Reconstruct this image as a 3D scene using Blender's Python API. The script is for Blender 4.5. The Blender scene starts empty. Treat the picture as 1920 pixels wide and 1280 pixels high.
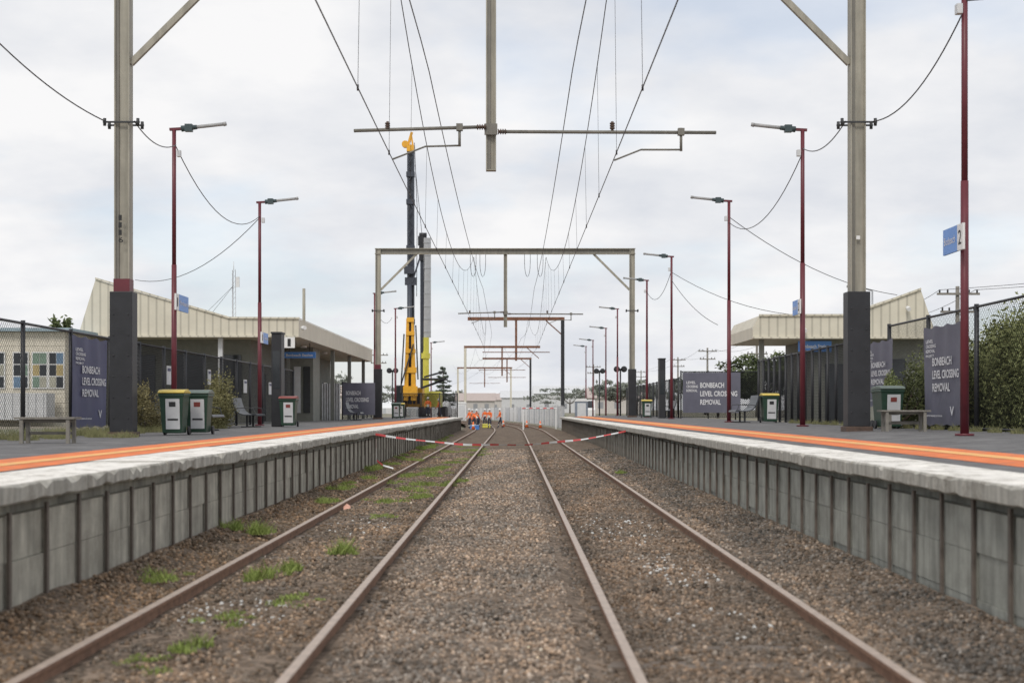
import bpy, math, random
import numpy as np
from mathutils import Vector, Matrix
random.seed(7); rng=np.random.default_rng(11)
S=bpy.context.scene; COL=S.collection
S.view_settings.view_transform='Standard'; S.view_settings.look='None'; S.view_settings.exposure=0
R=math.radians
# ---------------------------------------------------------------- materials
MATS={}
def mat(name,col,rough=.75,metal=0.,var=.18,scale=3.,bump=0.,bscale=40.,streak=0.,spec=None,attr=False):
    if name in MATS: return MATS[name]
    m=bpy.data.materials.new(name); m.use_nodes=True; n=m.node_tree.nodes; l=m.node_tree.links
    b=n['Principled BSDF']; b.inputs['Roughness'].default_value=rough; b.inputs['Metallic'].default_value=metal
    tc=n.new('ShaderNodeTexCoord')
    nz=n.new('ShaderNodeTexNoise'); nz.inputs['Scale'].default_value=scale; nz.inputs['Detail'].default_value=7; nz.inputs['Roughness'].default_value=.65
    l.new(tc.outputs['Object'],nz.inputs['Vector'])
    mr=n.new('ShaderNodeMapRange'); mr.inputs['From Min'].default_value=.3; mr.inputs['From Max'].default_value=.7
    mr.inputs['To Min'].default_value=1-var; mr.inputs['To Max'].default_value=1+var
    l.new(nz.outputs['Fac'],mr.inputs['Value'])
    out=mr.outputs['Result']
    if streak>0:
        mp=n.new('ShaderNodeMapping'); mp.inputs['Scale'].default_value=(7,7,.6)
        l.new(tc.outputs['Object'],mp.inputs['Vector'])
        n2=n.new('ShaderNodeTexNoise'); n2.inputs['Scale'].default_value=1.2; n2.inputs['Detail'].default_value=5
        l.new(mp.outputs['Vector'],n2.inputs['Vector'])
        m2=n.new('ShaderNodeMapRange'); m2.inputs['From Min'].default_value=.35; m2.inputs['From Max'].default_value=.65
        m2.inputs['To Min'].default_value=1-streak; m2.inputs['To Max'].default_value=1+streak*.3
        l.new(n2.outputs['Fac'],m2.inputs['Value'])
        mm=n.new('ShaderNodeMath'); mm.operation='MULTIPLY'; l.new(out,mm.inputs[0]); l.new(m2.outputs['Result'],mm.inputs[1]); out=mm.outputs[0]
    vm=n.new('ShaderNodeVectorMath'); vm.operation='SCALE'
    if attr:
        a=n.new('ShaderNodeAttribute'); a.attribute_name='col'; l.new(a.outputs['Color'],vm.inputs[0])
    else: vm.inputs[0].default_value=col
    l.new(out,vm.inputs['Scale']); l.new(vm.outputs['Vector'],b.inputs['Base Color'])
    if bump>0:
        n3=n.new('ShaderNodeTexNoise'); n3.inputs['Scale'].default_value=bscale; n3.inputs['Detail'].default_value=5
        l.new(tc.outputs['Object'],n3.inputs['Vector'])
        bp=n.new('ShaderNodeBump'); bp.inputs['Strength'].default_value=bump; bp.inputs['Distance'].default_value=.02
        l.new(n3.outputs['Fac'],bp.inputs['Height']); l.new(bp.outputs['Normal'],b.inputs['Normal'])
    if spec is not None: b.inputs['Specular IOR Level'].default_value=spec
    MATS[name]=m; return m
def worn(name,c1,c2,scale,lo,hi,rough=.85,det=8,var=.18,streak=0):
    m=mat(name,c1,rough=rough,bump=.3,var=var,streak=streak); n=m.node_tree.nodes; l=m.node_tree.links
    b=n['Principled BSDF']; src=b.inputs['Base Color'].links[0].from_socket
    tc=[x for x in n if x.type=='TEX_COORD'][0]
    nz=n.new('ShaderNodeTexNoise'); nz.inputs['Scale'].default_value=scale; nz.inputs['Detail'].default_value=det; nz.inputs['Roughness'].default_value=.75
    l.new(tc.outputs['Object'],nz.inputs['Vector'])
    mr=n.new('ShaderNodeMapRange'); mr.inputs['From Min'].default_value=lo; mr.inputs['From Max'].default_value=hi
    l.new(nz.outputs['Fac'],mr.inputs['Value'])
    mx=n.new('ShaderNodeMix'); mx.data_type='RGBA'; l.new(mr.outputs['Result'],mx.inputs['Factor'])
    l.new(src,mx.inputs[6]); mx.inputs[7].default_value=(*c2,1)
    l.new(mx.outputs[2],b.inputs['Base Color']); return m
M_asph=worn('asphalt',(.115,.112,.112),(.21,.205,.20),1.3,.45,.7,var=.3)
M_cop=worn('worn_coping_paint',(.82,.79,.73),(.36,.33,.28),3.5,.50,.64)
M_lip=worn('coping_edge_concrete',(.50,.48,.425),(.20,.18,.15),3.0,.48,.68,streak=.35)
M_orange=worn('orange_paint',(.78,.20,.055),(.34,.22,.16),4,.50,.74,var=.25)
M_yellow=worn('yellow_line',(.85,.47,.17),(.45,.33,.22),4,.52,.76,var=.2)
M_panelL=worn('wall_concrete_warm',(.44,.42,.355),(.27,.25,.21),1.8,.50,.74,var=.25,streak=.3)
M_panelR=worn('wall_concrete_cool',(.34,.345,.305),(.22,.215,.185),1.8,.50,.74,var=.22,streak=.28)
M_rust=mat('rusty_steel',(.10,.065,.05),var=.35,scale=9,bump=.3)
M_rust2=mat('rust_orange_steel',(.19,.085,.05),var=.35,scale=3)
M_post=mat('dark_post_steel',(.15,.125,.105),var=.4,scale=4)
M_railtop=mat('rail_head_worn',(.44,.345,.275),rough=.45,metal=.2,var=.22,scale=6)
M_railside=mat('rail_side_rust',(.25,.145,.095),var=.35,scale=9)
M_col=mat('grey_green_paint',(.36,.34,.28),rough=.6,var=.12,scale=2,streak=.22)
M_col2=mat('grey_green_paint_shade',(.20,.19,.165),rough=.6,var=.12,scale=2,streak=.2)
M_maroon=mat('maroon_paint',(.13,.022,.032),rough=.45,var=.18)
M_black=mat('black_paint',(.022,.023,.027),rough=.5,var=.25)
M_dark=mat('dark_metal',(.035,.037,.04),rough=.5)
M_seat=mat('seat_blue_grey_metal',(.055,.062,.072),rough=.4,var=.15)
M_gal=mat('galvanised_metal',(.42,.43,.44),rough=.4,metal=.5)
M_lum=mat('luminaire_grey',(.36,.36,.36),rough=.4)
M_lum2=mat('luminaire_green_grey',(.05,.075,.08),rough=.4)
M_wire=mat('wire_dark',(.07,.066,.07),rough=.5,metal=.3)
M_cream=mat('cream_cladding',(.66,.62,.51),rough=.6,var=.08,scale=1)
M_block=mat('grey_block_wall',(.21,.215,.19),var=.12,scale=4,bump=.3)
M_white=mat('white_paint',(.78,.78,.77),rough=.5,var=.06)
M_offw=mat('offwhite_panel',(.62,.63,.64),rough=.5,var=.1)
M_hoard=mat('hoarding_white_sheet',(.80,.80,.79),rough=.5,var=.08)
M_hoard2=mat('hoarding_grey_sheet',(.58,.60,.62),rough=.5,var=.08)
M_blue=mat('sign_blue',(.08,.25,.66),rough=.35,var=.05)
M_navy=mat('banner_navy',(.085,.09,.165),rough=.6,var=.15,scale=1.2)
M_char=mat('banner_charcoal',(.125,.125,.165),rough=.6,var=.15,scale=1.2)
M_txt=mat('banner_lettering',(.74,.74,.76),rough=.6,var=.02)
M_txtd=mat('lettering_black',(.02,.02,.02),rough=.6,var=.02)
M_green=mat('bin_green',(.025,.062,.04),rough=.45,var=.15)
M_ylid=mat('bin_yellow',(.62,.47,.08),rough=.45,var=.1)
M_rlid=mat('bin_red',(.24,.06,.05),rough=.45,var=.1)
M_glid=mat('bin_grey_green',(.13,.17,.145),rough=.45,var=.1)
M_wood=mat('weathered_timber',(.22,.205,.18),var=.3,scale=5,bump=.3)
M_slp=mat('dusty_sleeper',(.155,.125,.10),var=.3,scale=5,bump=.4)
M_glass=mat('dark_window',(.03,.035,.04),rough=.12,var=.2)
M_rigy=mat('rig_yellow',(.78,.40,.03),rough=.4,var=.15)
M_lime=mat('rig_lime_yellow',(.75,.70,.12),rough=.4,var=.1)
M_rigd=mat('rig_navy',(.045,.052,.07),rough=.4,var=.2)
M_hv=mat('hi_vis_orange',(1.0,.20,.04),rough=.7,var=.06)
M_refl=mat('reflective_tape',(.75,.77,.7),rough=.4,var=.03)
M_trou=mat('navy_work_trousers',(.03,.04,.07),var=.1)
M_skin=mat('skin',(.50,.29,.2),rough=.6,var=.05)
M_red=mat('signal_red',(.68,.09,.09),rough=.5,var=.06)
M_trunk=mat('bark',(.09,.07,.05),var=.3,bump=.4)
M_roof=mat('tile_roof_hazed',(.46,.39,.36),var=.12)  # far roofs: distance haze put into the colour as a paler tone
M_brick=mat('brick_hazed',(.56,.53,.50),var=.12)  # far house walls, paled in the colour to stand for haze
M_stone=mat('ballast_stone',(1,1,1),rough=.95,var=.18,scale=30,attr=True,spec=.1)
M_leaf=mat('leaves',(1,1,1),rough=.75,var=.2,scale=3,attr=True,spec=.15)
def ribbed():
    m=M_cream; n=m.node_tree.nodes; l=m.node_tree.links; b=n['Principled BSDF']
    tc=[x for x in n if x.type=='TEX_COORD'][0]; src=b.inputs['Base Color'].links[0].from_socket
    sp=n.new('ShaderNodeSeparateXYZ'); l.new(tc.outputs['Object'],sp.inputs[0])
    ad=n.new('ShaderNodeMath'); l.new(sp.outputs[0],ad.inputs[0]); l.new(sp.outputs[1],ad.inputs[1])
    mu=n.new('ShaderNodeMath'); mu.operation='MULTIPLY'; mu.inputs[1].default_value=2*math.pi/.36; l.new(ad.outputs[0],mu.inputs[0])
    si=n.new('ShaderNodeMath'); si.operation='SINE'; l.new(mu.outputs[0],si.inputs[0])
    mr=n.new('ShaderNodeMapRange'); mr.inputs['From Min'].default_value=.55; mr.inputs['From Max'].default_value=.95; mr.inputs['To Min'].default_value=1; mr.inputs['To Max'].default_value=.72
    l.new(si.outputs[0],mr.inputs['Value'])
    vm=n.new('ShaderNodeVectorMath'); vm.operation='SCALE'; l.new(src,vm.inputs[0]); l.new(mr.outputs[0],vm.inputs['Scale']); l.new(vm.outputs[0],b.inputs['Base Color'])
ribbed()
def meshmat(name,pitch,wire,col=(.02,.02,.022)):
    m=bpy.data.materials.new(name); m.use_nodes=True; n=m.node_tree.nodes; l=m.node_tree.links; b=n['Principled BSDF']
    b.inputs['Base Color'].default_value=(*col,1); b.inputs['Roughness'].default_value=.8; b.inputs['Specular IOR Level'].default_value=.1
    tc=n.new('ShaderNodeTexCoord'); sp=n.new('ShaderNodeSeparateXYZ'); l.new(tc.outputs['Object'],sp.inputs[0])
    h=n.new('ShaderNodeMath'); l.new(sp.outputs[0],h.inputs[0]); l.new(sp.outputs[1],h.inputs[1])
    outs=[]
    for op in ('ADD','SUBTRACT'):
        a=n.new('ShaderNodeMath'); a.operation=op; l.new(h.outputs[0],a.inputs[0]); l.new(sp.outputs[2],a.inputs[1])
        pm=n.new('ShaderNodeMath'); pm.operation='PINGPONG'; pm.inputs[1].default_value=pitch/2; l.new(a.outputs[0],pm.inputs[0])
        lt=n.new('ShaderNodeMath'); lt.operation='LESS_THAN'; lt.inputs[1].default_value=wire; l.new(pm.outputs[0],lt.inputs[0]); outs.append(lt)
    mx=n.new('ShaderNodeMath'); mx.operation='MAXIMUM'; l.new(outs[0].outputs[0],mx.inputs[0]); l.new(outs[1].outputs[0],mx.inputs[1])
    l.new(mx.outputs[0],b.inputs['Alpha']); return m
M_link=meshmat('chain_link_mesh',.11,.0085,(.014,.014,.016))
M_link2=meshmat('chain_link_mesh_with_cloth',.10,.0185,(.014,.015,.018))
# ---------------------------------------------------------------- mesh helpers
class MB:
    def __init__(s): s.v=[];s.f=[];s.m=[];s.s=[]
    def add(s,vs,fs,m=0,sm=False):
        o=len(s.v); s.v+= [tuple(v) for v in vs]
        for f in fs: s.f.append(tuple(i+o for i in f)); s.m.append(m); s.s.append(sm)
        return s
    def box(s,x0,x1,y0,y1,z0,z1,m=0):
        return s.add([(x0,y0,z0),(x1,y0,z0),(x1,y1,z0),(x0,y1,z0),(x0,y0,z1),(x1,y0,z1),(x1,y1,z1),(x0,y1,z1)],
            [(0,3,2,1),(4,5,6,7),(0,1,5,4),(1,2,6,5),(2,3,7,6),(3,0,4,7)],m)
    def beam(s,p0,p1,w,h,m=0,up=(0,0,1)):
        p0=Vector(p0);p1=Vector(p1);d=(p1-p0).normalized();u=Vector(up)
        if abs(d.dot(u))>.98: u=Vector((0,1,0))
        a=d.cross(u).normalized()*w/2; b=a.cross(d).normalized()*h/2
        vs=[p+q for p in (p0,p1) for q in (-a-b,a-b,a+b,-a+b)]
        return s.add(vs,[(3,2,1,0),(4,5,6,7),(0,1,5,4),(1,2,6,5),(2,3,7,6),(3,0,4,7)],m)
    def cyl(s,p0,p1,r0,r1=None,n=10,m=0):
        r1=r0 if r1 is None else r1; p0=Vector(p0);p1=Vector(p1);d=(p1-p0).normalized()
        u=Vector((0,0,1)) if abs(d.z)<.9 else Vector((1,0,0)); a=d.cross(u).normalized(); b=d.cross(a)
        vs=[];
        for p,r in ((p0,r0),(p1,r1)):
            for i in range(n):
                t=2*math.pi*i/n; vs.append(p+a*math.cos(t)*r+b*math.sin(t)*r)
        fs=[(i,(i+1)%n,n+(i+1)%n,n+i) for i in range(n)]
        s.add(vs,fs,m,True); o=len(s.v)-2*n
        s.f+= [tuple(o+i for i in range(n-1,-1,-1)),tuple(o+n+i for i in range(n))]; s.m+=[m,m]; s.s+=[False,False]; return s
    def tube(s,pts,r,n=5,m=0):
        pts=[Vector(p) for p in pts]; vs=[]
        for k,p in enumerate(pts):
            d=(pts[min(k+1,len(pts)-1)]-pts[max(k-1,0)]).normalized()
            u=Vector((0,0,1)) if abs(d.z)<.9 else Vector((1,0,0)); a=d.cross(u).normalized(); b=d.cross(a)
            for i in range(n):
                t=2*math.pi*i/n; vs.append(p+a*math.cos(t)*r+b*math.sin(t)*r)
        fs=[(k*n+i,k*n+(i+1)%n,(k+1)*n+(i+1)%n,(k+1)*n+i) for k in range(len(pts)-1) for i in range(n)]
        return s.add(vs,fs,m,True)
    def prism(s,prof,y0,y1,m=0,axis='Y'):
        n=len(prof)
        P=(lambda a,b,t:(a,t,b)) if axis=='Y' else ((lambda a,b,t:(t,a,b)) if axis=='X' else (lambda a,b,t:(a,b,t)))
        vs=[P(a,b,y0) for a,b in prof]+[P(a,b,y1) for a,b in prof]
        fs=[(i,(i+1)%n,n+(i+1)%n,n+i) for i in range(n)]+[tuple(range(n-1,-1,-1)),tuple(range(n,2*n))]
        return s.add(vs,fs,m)
    def obj(s,name,mats,parent=None,label=None,bevel=0):
        me=bpy.data.meshes.new(name); off=Vector(parent['_w']) if parent is not None else Vector((0,0,0))
        me.from_pydata([tuple(Vector(v)-off) for v in s.v],[],s.f)
        if not isinstance(mats,(list,tuple)): mats=[mats]
        for mm in mats: me.materials.append(mm)
        me.polygons.foreach_set('material_index',s.m); me.polygons.foreach_set('use_smooth',s.s)
        me.validate(); me.update()
        o=bpy.data.objects.new(name,me); COL.objects.link(o)
        if parent is not None:
            o.parent=parent; o['_w']=list(off)
        if label: o['label']=label
        if bevel:
            b=o.modifiers.new('bevel','BEVEL'); b.width=bevel; b.segments=2; b.limit_method='ANGLE'
        return o
def thing(name,loc,label,cat,group=None):
    e=bpy.data.objects.new(name,None); e.empty_display_size=.3; COL.objects.link(e); e.location=loc
    e['_w']=list(loc); e['label']=label; e['category']=cat
    if group: e['group']=group
    return e
def tag(o,label=None,cat=None,group=None,kind=None):
    if label: o['label']=label
    if cat: o['category']=cat
    if group: o['group']=group
    if kind: o['kind']=kind
    return o
def center(o):
    me=o.data; n=len(me.vertices); a=np.empty(n*3,np.float32); me.vertices.foreach_get('co',a); a=a.reshape(-1,3)
    c=np.array([(a[:,0].min()+a[:,0].max())/2,(a[:,1].min()+a[:,1].max())/2,a[:,2].min()]); a-=c
    me.vertices.foreach_set('co',a.ravel()); me.update(); o.location=Vector(c)+o.location; return o
def clone(root,loc,rz=0,label=None,skip=()):
    def rec(o,par):
        c=o.copy(); COL.objects.link(c)
        if par is not None: c.parent=par
        for ch in list(o.children):
            if ch.name.split('.')[0] not in skip: rec(ch,c)
        return c
    c=rec(root,None); c.location=loc; c.rotation_euler[2]=rz; c['_w']=list(loc)
    if label: c['label']=label
    return c
def text(name,s,w,h,m,parent,loc,face,bold=.02):
    cu=bpy.data.curves.new('t','FONT'); cu.body=s; cu.size=1; cu.align_x='LEFT'; cu.resolution_u=3; cu.offset=bold
    t=bpy.data.objects.new('t',cu); COL.objects.link(t)
    me=bpy.data.meshes.new_from_object(t.evaluated_get(bpy.context.evaluated_depsgraph_get()))
    bpy.data.objects.remove(t); me.name=name
    n=len(me.vertices); a=np.empty(n*3,np.float32); me.vertices.foreach_get('co',a); a=a.reshape(-1,3)
    mn=a.min(0); mx=a.max(0); a[:,0]=(a[:,0]-mn[0])/(mx[0]-mn[0])*w; a[:,1]=(a[:,1]-mn[1])/(mx[1]-mn[1])*h; a[:,2]=0
    me.vertices.foreach_set('co',a.ravel()); me.materials.clear(); me.materials.append(m); me.update()
    o=bpy.data.objects.new(name,me); COL.objects.link(o); o.parent=parent
    o.location=Vector(loc)-Vector(parent['_w'])
    o.rotation_euler={'+X':(R(90),0,R(90)),'-X':(R(90),0,R(-90)),'-Y':(R(90),0,0)}[face]; return o
def npmesh(name,V,F,mats,col=None):
    me=bpy.data.meshes.new(name); k=F.shape[1]
    me.vertices.add(len(V)); me.vertices.foreach_set('co',V.astype(np.float32).ravel())
    me.loops.add(F.size); me.loops.foreach_set('vertex_index',F.astype(np.int32).ravel())
    me.polygons.add(len(F)); me.polygons.foreach_set('loop_start',np.arange(0,F.size,k,dtype=np.int32)); me.polygons.foreach_set('loop_total',np.full(len(F),k,dtype=np.int32))
    for m in mats: me.materials.append(m)
    me.update(calc_edges=True)
    if col is not None:
        a=me.attributes.new('col','FLOAT_COLOR','POINT'); c=np.ones((len(V),4),np.float32); c[:,:3]=col; a.data.foreach_set('color',c.ravel())
    o=bpy.data.objects.new(name,me); COL.objects.link(o); return o
def rotmats(n):
    q=rng.normal(size=(n,4)); q/=np.linalg.norm(q,axis=1)[:,None]; w,x,y,z=q.T
    return np.stack([1-2*(y*y+z*z),2*(x*y-z*w),2*(x*z+y*w),2*(x*y+z*w),1-2*(x*x+z*z),2*(y*z-x*w),2*(x*z-y*w),2*(y*z+x*w),1-2*(x*x+y*y)],1).reshape(n,3,3)
# ---------------------------------------------------------------- terrain
CY0=106; RAD=850.
def cx(y): return 0 if y<CY0 else -(y-CY0)**2/(2*RAD)
ys=[-30,0,20,40,60,80,100,106,112,125,140,155,170,190,210,240,280,330,400]
ys2=ys+[500,700,1200,4000]
offs=[(-4000,.9),(-300,.9),(-60,.95),(-10.1,.98),(-8.0,-.35),(7.8,-.35),(9.9,.98),(60,.95),(300,.9),(4000,.9)]
def cxx(y): return cx(y) if y<=400 else cx(400)
V=[(dx+(cxx(y) if abs(dx)<100 else 0),y,z) for y in ys2 for dx,z in offs]; n=len(offs)
F=[(j*n+i,j*n+i+1,(j+1)*n+i+1,(j+1)*n+i) for j in range(len(ys2)-1) for i in range(n-1)]
g=MB(); g.add(V,F); M_ground=worn('ground_dirt_grass',(.26,.225,.175),(.12,.14,.07),.25,.45,.6)
tag(g.obj('ground',M_ground),kind='structure')
def gz(x,y=0):
    z=-.115
    if x<-3.2: z+=.21*min(1,(-3.2-x)/.75)
    if x>2.8: z+=.11*min(1,(x-2.8)/.95)
    if -1.1<x<.5: z+=.035
    return z
bx=np.linspace(-3.99,3.9,40); by=np.array(list(np.arange(2,60,.5))+list(np.arange(60,106,4))+[y for y in range(106,400,6)])
V=np.array([(x+cx(y),y,gz(x)+(rng.normal()*.008 if y<60 else 0)) for y in by for x in bx]); n=len(bx)
F=np.array([(j*n+i,j*n+i+1,(j+1)*n+i+1,(j+1)*n+i) for j in range(len(by)-1) for i in range(n-1)])
mb=mat('ballast_bed',(.165,.128,.098),rough=.95,var=.35,scale=1.2,bump=1.,bscale=22,spec=.1)
nn=mb.node_tree.nodes; ll=mb.node_tree.links; b=nn['Principled BSDF']; src=b.inputs['Base Color'].links[0].from_socket
vo=nn.new('ShaderNodeTexVoronoi'); vo.inputs['Scale'].default_value=16; tcn=[x for x in nn if x.type=='TEX_COORD'][0]; ll.new(tcn.outputs['Object'],vo.inputs['Vector'])
sc=nn.new('ShaderNodeSeparateColor'); ll.new(vo.outputs['Color'],sc.inputs[0]); mr=nn.new('ShaderNodeMapRange'); mr.inputs['To Min'].default_value=.5; mr.inputs['To Max'].default_value=1.5; ll.new(sc.outputs[0],mr.inputs['Value'])
vm=nn.new('ShaderNodeVectorMath'); vm.operation='SCALE'; ll.new(src,vm.inputs[0]); ll.new(mr.outputs[0],vm.inputs['Scale']); ll.new(vm.outputs[0],b.inputs['Base Color'])
tag(npmesh('ballast_ground',V,F,[mb]),kind='structure')
ico=[]; t=(1+5**.5)/2
for a in (-1,1):
    for c in (-t,t): ico+=[(a,c,0),(0,a,c),(c,0,a)]
ico=np.array(ico)/np.linalg.norm(ico[0])
from itertools import combinations
fc=[]
for i,j,k in combinations(range(12),3):
    e=[np.linalg.norm(ico[i]-ico[j]),np.linalg.norm(ico[j]-ico[k]),np.linalg.norm(ico[i]-ico[k])]
    if max(e)<1.1:
        nrm=np.cross(ico[j]-ico[i],ico[k]-ico[i]); fc.append((i,j,k) if nrm.dot(ico[i]+ico[j]+ico[k])>0 else (i,k,j))
fc=np.array(fc)
def lump(x,y):
    return np.sin(x*2.1+y*.7)*np.sin(y*1.3-x*.8+1)+.6*np.sin(x*5.3+y*2.9+2)*np.sin(y*3.7+.5)
def stones(N,y0,y1):
    y=y0*(y1/y0)**(rng.random(N)); x=rng.uniform(-3.93,3.85,N)
    keep=np.ones(N,bool)
    for r in RX: keep&=np.abs(x-r)>.09
    silt=(np.abs(x+2.24)<.75)&(rng.random(N)<np.clip(.35+.3*lump(x*.9,y*.8),0,.75)); keep&=~silt
    x=x[keep];y=y[keep];N=len(x)
    z=np.array([gz(a) for a in x])+rng.uniform(-.014,.012,N)
    s=rng.uniform(.010,.025,N)*np.clip(.85+y/60,1,1.8)
    ct=np.abs(x+.31)<.8; s[ct]*=.9
    base=ico[None]*(1+rng.uniform(-.28,.28,(N,12,1)))*rng.uniform(.6,1.2,(N,1,3))
    P=np.einsum('nij,nkj->nki',rotmats(N),base)*s[:,None,None]+np.stack([x,y,z],1)[:,None]
    tone=rng.gamma(5,.2,N)*.85+.18
    L=lump(x,y); brown=np.clip(.52+.28*L+rng.normal(0,.3,N),0,1)
    c=(brown[:,None]*np.array([.262,.19,.135])+(1-brown[:,None])*np.array([.245,.218,.19]))*(tone*(1+.2*L))[:,None]
    c[ct]*=1.14
    rail_tone=np.ones(N)
    for r in RX: rail_tone-=.34*np.exp(-((x-r)/.24)**2)  # stones get darker close to each rail
    c*=rail_tone[:,None]
    d=(x>2.95); c[d]*=np.array([.66,.69,.72])
    d=(x>.95)&(x<2.35); c[d]*=np.array([.84,.81,.78])
    d=np.abs(x+2.24)<.7; c[d]*=np.array([.88,.84,.79])
    d=(x<-3.2); c[d]*=np.array([.84,.77,.68])
    for (wx,wy,rx,ry,p) in [(-2.4,12.4,.5,.9,.10),(1.8,15.8,.5,1.6,.09),(-2.3,22,.5,2.,.06),(1.6,21,.6,2.5,.05),(1.7,11.8,.45,1.0,.04)]:
        d=(((x-wx)/rx)**2+((y-wy)/ry)**2<1)&(rng.random(N)<p); c[d]=np.array([.6,.6,.58])
    return P.reshape(-1,3),(fc[None]+12*np.arange(N)[:,None,None]).reshape(-1,3),np.repeat(np.clip(c,0,.8),12,0)
RX=(-3.07,-1.42,.79,2.48)
P_,F_,C_=stones(165000,6.8,62)
tag(npmesh('ballast_gravel',P_,F_,[M_stone],C_),'brown and grey crushed stone ballast between the rails','gravel',kind='stuff')
prof=[(-.07,-.16),(.07,-.16),(.07,-.148),(.012,-.125),(.012,-.045),(.036,-.035),(.036,-.006),(.028,0),(-.028,0),(-.036,-.006),(-.036,-.035),(-.012,-.045),(-.012,-.125),(-.07,-.148)]
def rail(x0,parent):
    m=MB(); yy=[2,30,60,90,106]+list(range(112,400,6)); n=len(prof)
    m.v=[(x0+a+cx(y),y,b) for y in yy for a,b in prof]
    for k in range(len(yy)-1):
        for i in range(n):
            m.f.append((k*n+i,k*n+(i+1)%n,(k+1)*n+(i+1)%n,(k+1)*n+i)); m.m.append(1 if i in(6,7,8) else 0); m.s.append(False)
    return m.obj('rail',[M_railside,M_railtop],parent)
for a,b_,lab in ((RX[0],RX[1],'rusty railway track with green weeds between its rails'),(RX[2],RX[3],'rusty railway track laid in dark stone ballast')):
    tr=thing('railway_track',((a+b_)/2,2,-.16),lab,'railway track','pair of railway tracks')
    rail(a,tr); rail(b_,tr)
    sl=MB()
    for k in range(70):
        y=7.6+k*.72; sl.box((a+b_)/2-1.28,(a+b_)/2+1.28,y,y+.23,-.3,-.113+random.uniform(-.014,.006))
    o=sl.obj('sleepers',M_slp,tr); o['kind']='stuff'
# ---------------------------------------------------------------- platforms
def pz(x): return 1.08 if x<4.65 else 1.08+min(x-4.65,2.85)/2.85*.12
PL=thing('station_platform',(-7,-2,-.3),'asphalt railway platform with orange stripe and pale concrete edge','platform','two facing platforms')
PR=thing('station_platform',(7,-2,-.3),'raised railway platform with orange stripe and grey panel wall','platform','two facing platforms')
Y1L,Y1R=110,116
MB().box(-10.4,-4.76,-2,Y1L,-.3,1.08).obj('platform_surface',M_asph,PL)
def coping(xin,xe,Y1,jit,root):
    m=MB(); s=1 if xe>xin else -1; y=-2.; 
    while y<Y1-.1:
        e=min(y+3.,Y1)-.014; yy=list(np.arange(y,e,.14 if y<50 else .75))+[e]; rows=[]; dz=random.uniform(-.007,.005)*jit; db=random.uniform(-.014,.012)*jit
        for q in yy:
            chip=max(0,random.gauss(0,.018))*jit+(random.random()<.10)*random.uniform(.02,.07)*jit; cb=max(0,random.gauss(0,.016))*jit
            rows.append([(xin,q,1.083+dz),(xe-s*(.015+chip),q,1.083+dz-chip*.2),(xe+s*random.uniform(-.004,.004)*jit,q,1.068-chip*.9+dz),(xe+s*random.uniform(-.006,.004)*jit,q,.94+db+cb),(xe-s*.02,q,.925+db+cb),(xin,q,.925+db)])
        n=6; o=len(m.v); m.v+=[v for r in rows for v in r]
        for k in range(len(rows)-1):
            for i in range(n):
                f=(o+k*n+i,o+k*n+(i+1)%n,o+(k+1)*n+(i+1)%n,o+(k+1)*n+i)
                m.f.append(f if s<0 else f[::-1]); m.m.append(0 if i==0 else 1); m.s.append(False)
        for k in (0,len(rows)-1): m.f.append(tuple(o+k*n+i for i in range(n))); m.m.append(1); m.s.append(False)
        y+=3.
    return m.obj('coping',[M_cop,M_lip],root)
coping(-4.755,-3.88,Y1L,1.1,PL)
def strip(xa,xb,y0,y1,zf,dz): 
    return MB().add([(xa,y0,zf(xa)+dz),(xb,y0,zf(xb)+dz),(xb,y1,zf(xb)+dz),(xa,y1,zf(xa)+dz)],[(0,1,2,3)])
strip(-5.95,-4.80,-2,Y1L,lambda x:1.08,.004).obj('orange_stripe',M_orange,PL)
strip(-5.46,-5.22,-2,Y1L,lambda x:1.08,.008).obj('yellow_line',M_yellow,PL)
m=MB(); m.prism([(4.66,-.3),(10.3,-.3),(10.3,1.2),(7.5,1.2),(4.66,1.0805)],-2,Y1R); m.obj('platform_surface',M_asph,PR)
coping(4.655,3.80,Y1R,.65,PR)
strip(5.0,5.95,-2,Y1R,pz,.004).obj('orange_stripe',M_orange,PR)
strip(5.42,5.64,-2,Y1R,pz,.008).obj('yellow_line',M_yellow,PR)
SP=.9
for (root,xw,sg,mt,Y1) in ((PL,-4.0,1,M_panelL,Y1L),(PR,3.95,-1,M_panelR,Y1R)):
    w=MB(); k=0; y=4.0; ext=MB(); cnt=0; proto=None
    while y+SP<Y1:
        zz=-.35
        for h in (.40,.40,.37):
            j=random.uniform(-.011,.011); a=xw+j; w.box(min(a,a-sg*.1),max(a,a-sg*.1),y+.012,y+SP-.012,zz+.002,zz+h-.003); zz+=h+.0
        x1=xw+sg*.014
        if cnt<100:
            if proto is None:
                p=MB(); p.box(min(x1,x1+sg*.022),max(x1,x1+sg*.022),y-.014,y+.014,-.35,.90); p.box(min(x1+sg*.022,x1+sg*.032),max(x1+sg*.022,x1+sg*.032),y-.026,y+.026,-.35,.90)
                proto=p.obj('wall_post',M_post,root); yb=y
            else:
                c=proto.copy(); COL.objects.link(c); c.location=(0,y-yb,random.uniform(-.06,.0))
        else:
            ext.box(min(x1,x1+sg*.03),max(x1,x1+sg*.03),y-.026,y+.026,-.35,.90)
        cnt+=1; y+=SP
    w.box(min(xw-sg*.12,xw-sg*.3),max(xw-sg*.12,xw-sg*.3),-2,Y1-.2,-.35,.92)
    w.obj('retaining_wall',mt,root)
    o=ext.obj('far_wall_posts',M_post,root); o['kind']='stuff'
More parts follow.
